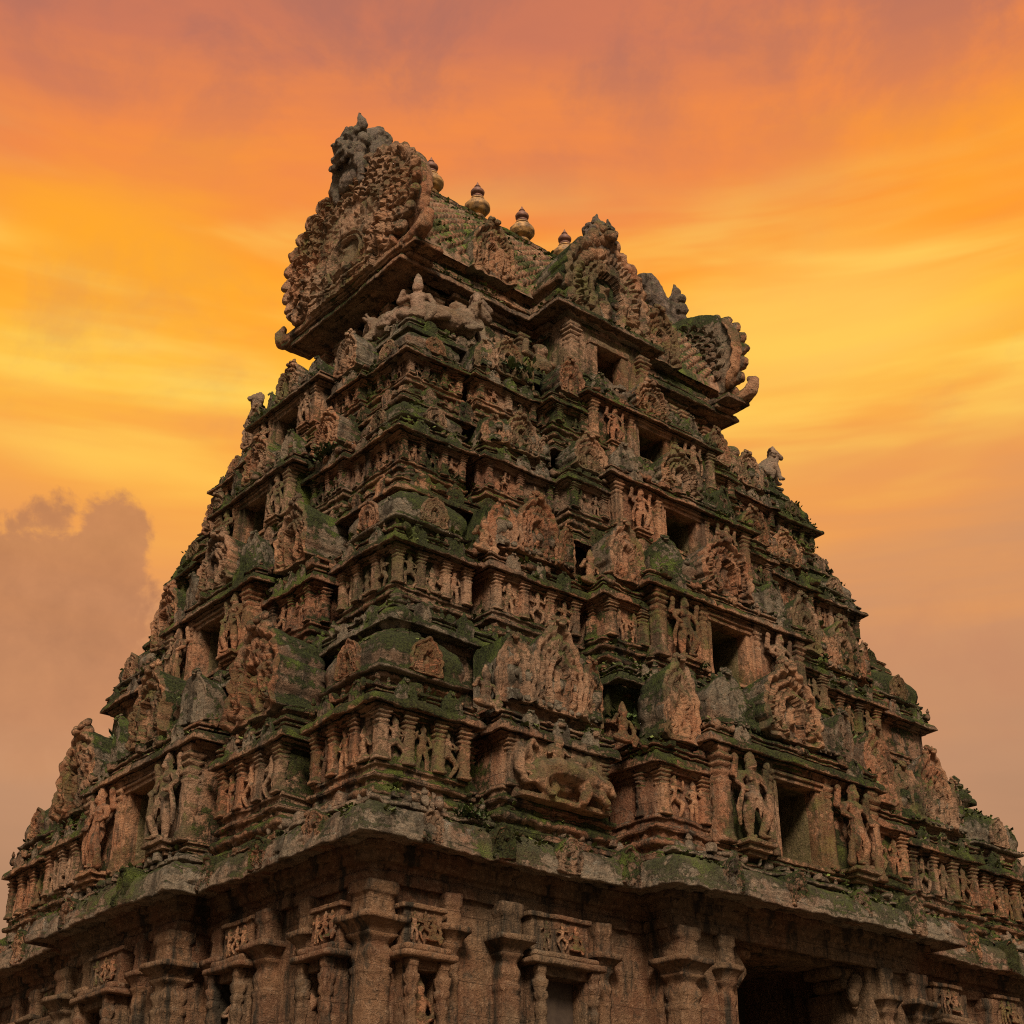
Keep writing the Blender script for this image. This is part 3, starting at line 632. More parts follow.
import itertools
n_kinds = itertools.count()
def ledge_arches(mb_or_part, hx, hy, fr, lf, z, size, every, ov, as_parts):
    """little horseshoe plates sitting on the curved face of a ledge, front and left side"""
    key = ('ledge', round(size, 2))
    me = None
    def put(x, y, rz, s):
        if as_parts:
            m_ = arch_mesh((key, n_kinds.__next__() % 3), size*.95, size*1.35, .50, style='small', lobes=7, na=48, nr=16, crest=False, relief=1.1, amp=.048, mat=STONE)
            link('horseshoe_arch', m_, mb_or_part, (x, y, z), rz+r0.uniform(-.07, .07), (s, 1, s*r0.uniform(.85, 1.15)))
        else:
            b = cached(('ledgeb', round(size, 2)), lambda: horseshoe_mb(size*.95, size*1.2, .4, style='small', lobes=7, na=34, nr=10, relief=.9, crest=False))
            mb_or_part.merge(b, (x, y, z), rz, (s, 1, s))
    r0 = random.Random(int(z*10))
    def spots(h, steps):
        e = [h]+[s[0] for s in steps]; pj = [0]+[s[1] for s in steps]; out = []
        for i, hw in enumerate(e):
            inner = e[i+1] if i+1 < len(e) else 0
            L = hw-inner; n_ = max(1, int(round(L/every)))
            for k in range(n_):
                c = inner+(k+.5)*L/n_
                out.append((c, pj[i])); out.append((-c, pj[i]))
        return out
    for c, p in spots(hx, fr): put(c, -hy-p-ov, 0, r0.uniform(.85, 1.12))
    for c, p in spots(hy, lf): put(-hx-p-ov, c, -math.pi/2, r0.uniform(.85, 1.12))

# --- base storey under the main cornice
bp_fr = [(4.2, .95)]; bp_lf = [(2.75, .75)]
b = MB()
bpoly = plan(11.35, 8.95, bp_fr, bp_lf)
# wall with the great entrance on the long side left open: built as blocks
b.box(-11.35, -2.35, -8.95, -5.5, 0, 9.75, .25); b.box(2.35, 11.35, -8.95, -5.5, 0, 9.75, .25); b.box(-11.33, 11.33, -5.6, 8.95, 0, 9.75, .3)
b.box(-4.2, -2.3, -9.9, -8.8, 0, 9.75, .2); b.box(2.3, 4.2, -9.9, -8.8, 0, 9.75, .2)
b.box(-12.1, -11.2, -2.75, 2.75, 0, 9.75, .2)
b.box(-2.6, 2.6, -9.86, -5.5, 9.12, 9.77, .2); b.box(-4.3, 4.3, -9.98, -9.5, 9.12, 9.45, .15)
b.sweep(bpoly, [(a_, z) for a_, z in [(0, 0), (.9, 0), (.9, .5), (.6, .55), (.6, 1.1), (.75, 1.3), (.6, 1.5), (.3, 1.6), (.3, 2.0), (.5, 2.1), (.5, 2.3), (0, 2.35)]], .3, .2)
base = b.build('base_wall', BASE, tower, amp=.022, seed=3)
b = MB()
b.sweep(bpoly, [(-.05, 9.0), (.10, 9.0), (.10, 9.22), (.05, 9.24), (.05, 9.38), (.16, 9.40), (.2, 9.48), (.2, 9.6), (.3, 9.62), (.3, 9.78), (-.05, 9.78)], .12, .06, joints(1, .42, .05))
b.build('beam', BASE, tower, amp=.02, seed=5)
def base_column(x, y, rz, w_, h0=2.3, top=9.02, broad=1.0):
    b = cached(('bcol', w_, broad), lambda: (lambda m_: (m_.lathe([(w_*.56, 0, 0), (w_*.56, .4, 0), (w_*.42, .42, 0), (w_*.42, 3.3, 0), (w_*.46, 3.32, 0), (w_*.46, 3.45, 0), (w_*.42, 3.5, .15), (w_*.42, 5.0, .15), (w_*.44, 5.02, .1), (w_*.44, 5.12, .1), (w_*.40, 5.16, .4), (w_*.43, 5.26, .1), (w_*.46, 5.34, .1), (w_*.43, 5.44, .1), (w_*.38, 5.52, .2), (w_*.38, 5.58, .2),
        (w_*.42, 5.62, 0), (w_*.54, 5.72, 0), (w_*.50, 5.76, 0), (w_*.56, 5.82, 0), (w_*.74*broad, 5.94, 0), (w_*.78*broad, 5.95, 0), (w_*.78*broad, 6.06, 0), (w_*.46, 6.08, 0), (w_*.44, 6.24, 0), (w_*.44, 6.44, 0), (w_*.52, 6.5, 0), (w_*.52, 6.66, 0), (w_*.5, 6.72, 0)], m=5, res=.08), m_)[1])(MB()))
    me = cached(('bcolm', w_, broad), lambda: b.mesh('column', BASE, .02, int(w_*10)))
    return link('column', me, base, (x, y, h0), rz)
for x, y, w_, br in [(-11.2, -8.8, .86, 1.0), (-9.55, -9.0, .5, 1.1), (-8.15, -9.05, .66, 1.1), (-5.55, -9.0, .52, 1.1), (-3.95, -9.85, .8, 1.0), (-2.75, -9.9, .55, 1.0),
                     (2.75, -9.9, .55, 1.0), (3.95, -9.85, .8, 1.0), (5.55, -9.0, .52, 1.1), (7.0, -9.0, .5, 1.1), (8.15, -9.05, .66, 1.1), (9.55, -9.0, .5, 1.1), (11.2, -8.8, .86, 1.0)]:
    base_column(x, y, 0, w_*.8, broad=br)
for x, y, w_, br in [(-11.4, -6.95, .5, 1.1), (-11.45, -5.55, .66, 1.1), (-11.4, -3.5, .52, 1.1), (-12.05, -2.5, .82, 1.0), (-12.1, -1.3, .5, 1.0), (-12.1, 1.3, .5, 1.0), (-12.05, 2.5, .82, 1.0), (-11.4, 3.5, .52, 1.1), (-11.45, 5.55, .66, 1.1), (-11.4, 6.95, .5, 1.1), (-11.2, 8.8, .86, 1.0)]:
    base_column(x, y, -math.pi/2, w_*.8, broad=br)
def base_niche(x, y, rz, w_, ztop, fig=None):
    """framed niche: two little columns, lintel eave, back panel with shade painted in, carved panel above"""
    m_ = MB(); j = max(.12, w_*.14)
    for sx in (-1, 1):
        m_.box(*sorted((sx*w_/2, sx*(w_/2-j))), -.42, .02, 3.2, ztop+.02, .14); m_.merge(pilaster_mb(.17, 3.2), (sx*(w_/2-.06), -.47, ztop-3.18))
    m_.box(-w_/2, w_/2, -.44, .02, ztop-.16, ztop+.04, .14); m_.box(-w_/2-.22, w_/2+.22, -.66, .02, ztop+.02, ztop+.16, .12, .05); m_.box(-w_/2-.12, w_/2+.12, -.54, .0, ztop+.15, ztop+.30, .12, .05)
    m_.box(-w_/2-.02, w_/2+.02, -.30, .0, ztop+.29, ztop+1.02, .1); m_.box(-w_/2-.1, w_/2+.1, -.36, .0, ztop+1.0, ztop+1.1, .1)
    o = m_.build('niche', BASE, base, (x, y, 0), rz, amp=.018, seed=int(abs(x*3+y)))
    r_ = MB(); r_.box(-w_/2+j, w_/2-j, -.05, .01, 3.2, ztop-.14, .2); r_.build('niche_shade_panel', PAINTED_SHADE, o, amp=0)  # dark back panel: the niche's shade is painted into its colour
    for k in range(3):
        link('relief_figure', figure_mesh(KINDS[k], .55), o, ((k-1)*w_*.27, -.32, ztop+.40))
    if fig: link('niche_figure', figure_mesh(fig, 1.5), o, (0, -.22, ztop-1.75))
    return o
PAINTED_SHADE = simple('painted niche and passage shade', (.035, .022, .014, 1), (.06, .04, .025, 1), 3, .95)  # near-black colour painted in for shade inside the niches and passage
base_niche(-6.85, -8.96, 0, 1.5, 7.85)
base_niche(-10.35, -8.97, 0, .85, 7.55, 'stand'); base_niche(6.3, -8.96, 0, 1.0, 8.1, 'stand'); base_niche(8.9, -8.96, 0, 1.0, 8.1)
base_niche(-11.37, -7.9, -math.pi/2, .95, 7.6, 'stand'); base_niche(-11.37, -4.55, -math.pi/2, 1.1, 7.9, 'dance'); base_niche(-12.11, 0, -math.pi/2, 1.5, 7.9); base_niche(-11.37, 4.5, -math.pi/2, 1.1, 7.9)
# entrance: door frame and brackets inside the opening
b = MB()
for sx in (-1, 1):
    b.box(sx*2.25-.2, sx*2.25+.2, -9.5, -8.2, 0, 8.5, .2); b.box(*sorted((sx*1.75, sx*2.5)), -9.55, -8.6, 8.5, 8.76, .1, .07); b.box(*sorted((sx*1.4, sx*2.5)), -9.6, -8.6, 8.74, 9.0, .1, .08)
    b.limb([(sx*2.15, -9.6, 8.7), (sx*1.95, -9.65, 8.4), (sx*2.05, -9.6, 8.1)], [.2, .17, .1])
b.box(-2.4, 2.4, -9.5, -8.4, 8.98, 9.14, .2)
b.build('doorway', BASE, base, amp=.02, seed=9)
b = MB(); b.box(-2.35, 2.35, -5.9, -5.7, 0, 9.1, .5); b.build('passage_shade_panel', PAINTED_SHADE, base, amp=0)  # dark sheet standing in for the shade deep in the passage

# --- main cornice
def rubble(b, x0, x1, y, z, dens, size, seed, axis=0):
    # worn little bosses, stumps and broken carvings along a ledge
    r0 = random.Random(seed); n_ = int(abs(x1-x0)*dens)
    for k in range(n_):
        x = r0.uniform(x0, x1); d_ = r0.uniform(-.12, .18); u = size*r0.uniform(.5, 1.25); p = np.array([x, y+d_, z+u*.3]) if axis == 0 else np.array([y+d_, x, z+u*.3])
        kd = r0.random()
        if kd < .45: b.sphere(p, (u*r0.uniform(.6, 1.2), u*r0.uniform(.6, 1), u*r0.uniform(.7, 1.3)), n=8)
        elif kd < .75: w_ = u*r0.uniform(.6, 1.1); b.box(p[0]-w_, p[0]+w_, p[1]-w_*.8, p[1]+w_*.8, p[2]-u*.6, p[2]+u*r0.uniform(.3, 1.3), .08, .03)
        else:
            b.sphere(p, (u*.7, u*.6, u), n=8); b.sphere(p+np.array([0, -u*.1, u*1.25]), u*.5, n=7); b.sphere(p+np.array([0, 0, u*1.7]), (u*.3, u*.3, u*.5), n=6)
def big_eave(z, h, ov):
    p = [(-.05, z+.02), (ov-.12, z+.02), (ov-.08, z-.04), (ov, z-.04), (ov, z+.10), (ov-.03, z+.12), (ov-.03, z+.17)]
    for k in range(1, 9):
        a = k/8*math.pi/2; p.append((.10+(ov-.13)*math.cos(a)**.8, z+.17+(.72*h-.17)*math.sin(a)))
    return p+[(.04, z+.74*h), (.04, z+.80*h), (.2, z+.83*h), (.2, z+.92*h), (.08, z+.94*h), (.08, z+h), (-.05, z+h)]
def ledge(name, hx, hy, fr, lf, z, h, ov, arch, every, mat, asparts, seed):
    b = MB(); prof = big_eave(z, h, ov) if asparts else kapota(z, h, ov); poly = plan(hx, hy, fr, lf)
    def pr_(steps, c):
        p = 0
        for hw, pj in steps:
            if abs(c) < hw: p = pj
        return p
    for k in range(int(2*hx/.4)): x = -hx+.4*(k+.5); rubble(b, x-.2, x+.2, -hy-pr_(fr, x)-.10, z+h, 6, .13, seed*100+k)
    for k in range(int(2*hy/.4)): y = -hy+.4*(k+.5); rubble(b, y-.2, y+.2, -hx-pr_(lf, y)-.10, z+h, 6, .13, seed*100+k+50, 1)
    j = joints(seed, 1.55, .05 if asparts else .03)
    b.sweep(poly, prof, .085, .05, j)
    part = None
    if not asparts: ledge_arches(b, hx, hy, fr, lf, z+.02, arch, every, ov*.80, False)
    part = b.build(name, mat, tower, amp=.045 if asparts else .034, seed=seed)
    if asparts: ledge_arches(part, hx, hy, fr, lf, z-.02, arch, every, ov*1.0, True)
    return part
ledge('cornice', 11.42, 9.02, [(4.3, 1.1)], [(2.8, .75)], 9.72, .98, .76, .62, 1.9, CORNICE, True, 11)

# --- storeys
def storey_core(i, t):
    nxt = t['nl']; b = MB()
    fr = [(t['wing'][0]-.1, t['wing'][1]-.35), (t['mid'][0]-.1, t['mid'][1]-.35)]; lf = [(t['Lmid'][0]-.1, t['Lmid'][1]-.3)]
    hx, hy = t['hx']-.72, t['hy']-.72
    fr = [(t['wing'][0]-.2, .2)]; lf = []
    poly = plan(hx, hy, fr, lf)
    h = t['p0']-t['zb']; z = t['zb']
    fz = frieze(z+.28*h, z+.62*h, .40, .10, i)
    jn = joints(20+i, .9, .02)
    b.sweep(poly, [(a_+.10, z+q-.05) for a_, q in base_moulding(h, 1.5)], .09, .05, lambda A, zz: fz(A, zz)+jn(A, zz))
    ev = (t['et']-t['p1'])
    # plain wall of the recesses, their eave, then the set-back attic behind the roofs
    b.sweep(poly, [(0, t['p0']-.1), (0, t['p1'])], .3, .25, jn)
    b.sweep(poly, kapota(t['p1'], ev, .30), .12, .07, jn)
    at = plan(hx-.45, hy-.45, [(t['wing'][0]-.2, .5)], [(t['Lmid'][0]-.2, .3)])
    z0, z1 = t['et'], nxt+.1
    fz2 = frieze(z0+.62*(z1-z0), z1-.05, .36, .09, i+7)
    b.sweep(at, [(.55, z0-.05), (.3, z0+.1), (.0, z0+.12), (.0, z0+.45*(z1-z0)), (.12, z0+.47*(z1-z0)), (.12, z0+.53*(z1-z0)), (.02, z0+.56*(z1-z0)), (.02, z1)], .10, .06, lambda A, zz: fz2(A, zz)+jn(A, zz))
    # recess pilasters
    ph = t['p1']-t['p0']; pm = pilaster_mb(.30*min(1, ph), ph)
    def recess(x0, x1, face):
        for q in (.3, .7):
            x = x0+(x1-x0)*q
            b.merge(pm, (x, -hy-.06, t['p0']) if face == 0 else (-hx-.06, x, t['p0']), 0)
    kx = t['hx']-t['kw']; px0 = t['P'][0]+t['P'][1]/2; px1 = t['P'][0]-t['P'][1]/2
    for s_ in (-1, 1): recess(s_*kx, s_*px0, 0); recess(s_*px1, s_*t['wing'][0], 0)
    ky = t['hy']-t['kw']; py0 = t['LP'][0]+t['LP'][1]/2; py1 = t['LP'][0]-t['LP'][1]/2
    for s_ in (-1, 1): recess(s_*ky, s_*py0, 1); recess(s_*py1, s_*t['Lmid'][0], 1)
    b.box(-hx+1, hx-1, -hy+1, hy-1, t['zb']-.6, nxt+.2, 1.0)
    return b.build('storey_wall', STONE, tower, amp=.034, seed=20+i)

def relief_row(part, mbody, x0, x1, y, z, h, n_, seed, asparts, rz=0, side=None):
    """figures standing between pilasters"""
    r0 = random.Random(seed)
    for k in range(n_):
        x = x0+(x1-x0)*(k+.5)/n_; kd = KINDS[r0.randrange(5)]; hh = h*(.72 if kd == 'sit' else .86)
        hk = .9
        loc = (x, y, z) if side is None else (side, x, z)
        if asparts: link('relief_figure', figure_mesh(kd, hk), part, loc, rz, (hh/hk*r0.choice((-1, 1)), hh/hk, hh/hk))
        else: mbody.merge(cached(('figmb', kd), lambda: figure_low(kd)), loc, rz, (hh*r0.choice((-1, 1)), hh, hh))
def figure_low(kd):
    me = figure_mesh(kd, .9); b = MB(); co = np.empty(len(me.vertices)*3); me.vertices.foreach_get('co', co)
    q = np.array([list(p.vertices) for p in me.polygons if len(p.vertices) == 4]); b.add(co.reshape(-1, 3)/.9, q); return b

def body(wd, dp, back, t, xs_front, xs_side, zb=None, p0=None, p1=None, et=None, ov=.29, seed=0, door=None, pil=None, rich=True):
    """block of a shrine in local axes: x along the face, front at y = -dp; returns MB and the list of pilaster places"""
    b = MB(); zb = t['zb'] if zb is None else zb; p0 = p0 or t['p0']; p1 = p1 or t['p1']; et = et or t['et']
    h = p0-zb; rc = rect(-wd/2, wd/2, -dp, back)
    fz = frieze(zb+.53*h, zb+.66*h, .34, .07, seed); jn = joints(seed, .8, .02)
    b.sweep(rc, [(a_, zb+q) for a_, q in base_moulding(h, 1.25)], .085, .045, lambda A, z: fz(A, z)+jn(A, z))
    if door is None: b.box(-wd/2, wd/2, -dp, back, p0-.05, p1+.05, .16, .015)
    b.sweep(rc, [(0, p1-.10), (.09, p1-.10), (.09, p1-.02), (.16, p1), (.16, p1+.06), (0, p1+.06)], .12, .05)
    b.sweep(rc, kapota(p1+.05, et-p1-.05, ov), .085, .05, jn)
    b.box(-wd/2, wd/2, -dp, back, et-.12, et+.02, .16)
    rubble(b, -wd/2-.1, wd/2+.1, -dp-.14, et-.04, 4.5, .12, seed); rubble(b, -dp, back, -wd/2-.14, et-.04, 4, .12, seed+1, 1); rubble(b, -dp, back, wd/2+.14, et-.04, 4, .12, seed+2, 1)
    places = [(x, -dp-.05, 0) for x in xs_front]+[(s_*(wd/2+.05), y, 1) for s_ in (-1, 1) for y in xs_side]
    return b, places

def corner_shrine(i, t, cx, cy, sgn, asparts):
    X0, Y0 = t['hx']-t['kw']/2, t['hy']-t['kw']/2
    key = ('kuta', i)
    wd = t['kw']; a = wd/2; ph = t['p1']-t['p0']; pw = .21*min(1.1, max(.75, ph))
    xs = [-a+.03, -a*.36, a*.36, a-.03]; ys = [-a*.36, a*.36, a-.03]
    def mk():
        b, pl = body(wd, a, a, t, xs, ys, seed=30+i, ov=.34)
        b.sweep(rect(-a*.82, a*.82, -a*.82, a*.82), [(0, t['et']-.05), (.05, t['et']), (.05, t['et']+.5*(t['d0']-t['et'])), (.16, t['d0']-.12), (.16, t['d0']), (-.2, t['d0'])], .1, .05)
        if not asparts:
            for x, y, s_ in pl:
                b.merge(pilaster_mb(pw, ph), (x, y, t['p0']))
            relief_row(None, b, -a*.9, a*.9, -a-.04, t['p0'], ph, 3, i, False); relief_row(None, b, -a*.9, a*.9, 0, t['p0'], ph, 3, i+5, False, -math.pi/2, -a-.04)
        return b.mesh('corner_shrine', STONE, .034, 30+i), pl
    me, pl = cached(key, mk)
    o = link('corner_shrine', me, tower, (cx, cy, 0))
    if asparts:
        pme = cached(('pil', i, round(pw, 3)), lambda: pilaster_mb(pw, ph).mesh('pilaster', CARVED, .012, 4, .6))
        for x, y, s_ in pl:
            if s_ == 0 or x < 0: link('pilaster', pme, o, (x, y, t['p0']))
            elif sgn[0] > 0: link('pilaster', pme, o, (x, y, t['p0']))
        relief_row(o, None, -a*.92, a*.92, -a-.04, t['p0'], ph, 3, i*9+int(cx), True); relief_row(o, None, -a*.92, a*.92, 0, t['p0'], ph, 3, i*7+int(cy), True, -math.pi/2, -a-.04)
    dh = t['d1']-t['d0']
    dme = cached(('dome', i), lambda: dome_mb(wd*.98, dh).mesh('dome', TOP, .035, 40+i))
    dm = link('dome', dme, o, (0, 0, t['d0'] ))
    nme = arch_mesh(('kn', i), wd*.40, dh*.60, .35, style='arch', lobes=9, na=56, nr=16, crest=False, relief=.9)
    link('horseshoe_arch', nme, o, (0, -wd*.57, t['d0']+.04*dh)); link('horseshoe_arch', nme, o, (-wd*.57, 0, t['d0']+.04*dh), -math.pi/2)
    sm = cached(('stupi', i), lambda: stupi_mb(.80*dh).mesh('finial', TOP, .012, 4))
    if i < 2 or (cx, cy) != (-X0, -Y0): link('finial', sm, o, (0, 0, t['d1']-.03))
    # small arches on the eave
    em = arch_mesh(('ke', i), wd*.24, (t['et']-t['p1'])*1.15, .2, style='small', lobes=5, na=30, nr=9, relief=.6, mat=TOP)
    for x in (-.55*a, .55*a):
        link('eave_arch', em, o, (x, -a-.27, t['p1']+.02)); link('eave_arch', em, o, (-a-.27, x, t['p1']+.02), -math.pi/2)
    return o

def rib(b, wd, h):
    # ribs, a crest of knobs and small bosses so the vault reads as carved
    V = b.V[0]; n_ = max(4, int(wd/.1)); V = V.reshape(n_, -1, 3); nv = V.shape[1]
    r0 = random.Random(int(wd*100))
    for e in range(2, n_-1, 3):
        for j in (11, 19, 28):
            if r0.random() < .7: u = r0.uniform(.06, .15); b.sphere(V[e, j]+np.array([r0.uniform(-.08, .08), -.02, .02]), (u, u*.8, u*r0.uniform(.9, 1.7)), n=7)
    for e in range(1, n_-1, 3): b.sphere(V[e, nv-5]+np.array([0, 0, .05]), (.12, .12, .15), n=8)
    for e in range(1, n_-1, 2): b.sphere(V[e, 1]+np.array([0, -.02, .02]), (.09, .06, .08), n=6)
    return b
def barrel_mb(wd, dp, h, back):
    """wagon roof along x, curved in front, standing on z = 0"""
    b = MB(); n_ = max(4, int(wd/.1)); xs = np.linspace(-wd/2, wd/2, n_); m_ = 14
    a = np.linspace(0, 1, m_); yy = -dp*(1.0+.14*np.sin(a*math.pi*.8))*np.cos(a*math.pi/2)**.75; zz = h*np.sin(a*math.pi/2)**.9
    yy = np.concatenate([[-dp*1.1, -dp*1.12, -dp], yy, [back]]); zz = np.concatenate([[0, .08*h, .1*h], np.maximum(zz, .1*h), [h*.98]])
    gy = np.linspace(0, 1, 46); cum = np.concatenate([[0], np.cumsum(np.hypot(np.diff(yy), np.diff(zz)))]); q = gy*cum[-1]; yy, zz = np.interp(q, cum, yy), np.interp(q, cum, zz)
    st = np.mod(gy*5.2, 1); ind = .13*np.clip((st-.62)/.1, 0, 1)*np.clip((1-st)/.06, 0, 1)*(gy < .93)
    yy = yy+ind; zz = zz-.4*ind
    P = np.zeros((n_, len(yy), 3)); P[..., 0] = xs[:, None]; P[..., 1] = yy; P[..., 2] = zz; b.grid(P[::-1])
    for e, fl in ((0, 1), (n_-1, -1)):
        V = np.vstack([P[e], [[xs[e], back, 0]]]); k = len(yy); tr = [(j, j+1, k) if fl < 0 else (j+1, j, k) for j in range(k-1)]; b.add(V, None, tr)
    return rib(b, wd, h)

def gable_shrine(i, t, face, c, asparts, special=False):
    """middle shrine of a storey: pilastered box with a great horseshoe gable above the eave"""
    pc, wd, pj = t['P'] if face == 0 else t['LP']
    ph = t['p1']-t['p0']; pw = .21*min(1.1, max(.75, ph)); a = wd/2
    npil = 4 if wd > 2.3 else 3
    if special: xs = [-a+pw*.6, a-pw*.6]
    else: xs = list(np.linspace(-a+pw*.5, a-pw*.5, npil))
    key = ('panj', i, face, special)
    def mk():
        b, pl = body(wd, pj, 1.0, t, xs, [-pj+.25], seed=50+i+10*face)
        nk = t['et']
        b.sweep(rect(-a*.86, a*.86, -pj+.12, 1.0), [(0, nk-.05), (.03, nk), (.03, nk+.24), (.12, nk+.28), (.12, nk+.36), (-.1, nk+.36)], .1, .05)
        if not asparts:
            for x, y, s_ in pl: b.merge(pilaster_mb(pw, ph), (x, y, t['p0']))
            relief_row(None, b, -a*.95, a*.95, -pj-.05, t['p0'], ph, npil-1, i+3, False)
        return b.mesh('gable_shrine', STONE, .034, 50+i), pl
    me, pl = cached(key, mk)
    rz = 0 if face == 0 else -math.pi/2
    loc = (c, -t['hy'], 0) if face == 0 else (-t['hx'], c, 0)
    o = link('gable_shrine', me, tower, loc, rz)
    if asparts:
        pme = cached(('pil', i, round(pw, 3)), lambda: pilaster_mb(pw, ph).mesh('pilaster', CARVED, .012, 4, .6))
        for x, y, s_ in pl:
            if s_ == 0: link('pilaster', pme, o, (x, y, t['p0']))
        if special:
            em = cached('elion', lambda: elephant_lion_mb().mesh('animal_relief', CARVED, .012, 3, .5, voxel=.03))
            link('animal_relief', em, o, (0, -pj-.16, t['p0']-.14), 0, (1.06, 1.25, 1.0))
        else: relief_row(o, None, -a*.97, a*.97, -pj-.05, t['p0'], ph, npil-1, i*5+face+int(c*3), True)
    z0 = t['et']+.34; hh = t['nl']-z0+.25
    if face == 0:
        rm = cached(('barrel', i), lambda: barrel_mb(wd*.92, .10+pj, hh*.82, .9).mesh('barrel_roof', TOP, .03, 60+i)); link('barrel_roof', rm, o, (0, 0, z0))
        big = arch_mesh(('pn', i), min(1.45, wd*.52), hh*1.12, .6, style='arch', lobes=11, na=84, nr=24, relief=1.1); link('horseshoe_arch', big, o, (0, -pj-.17, z0-.05))
        sml = arch_mesh(('pns', i), min(.95, wd*.33), hh*.82, .5, style='arch', lobes=9, na=56, nr=16, relief=.9)
        for s_ in (-1, 1): link('horseshoe_arch', sml, o, (s_*wd*.40, -pj-.06, z0-.05), s_*.4)
    else:
        big = arch_mesh(('pl', i), wd*.86, hh*1.22, 1.3, style='arch', lobes=13, na=96, nr=26, relief=1.3); link('horseshoe_arch', big, o, (0, -pj-.22, z0-.05))
    em = arch_mesh(('pe', i), .46, (t['et']-t['p1'])*1.15, .2, style='small', lobes=5, na=30, nr=9, relief=.6, mat=TOP)
    for x in (-.6*a, 0, .6*a): link('eave_arch', em, o, (x, -pj-.23, t['p1']+.02))
    return o

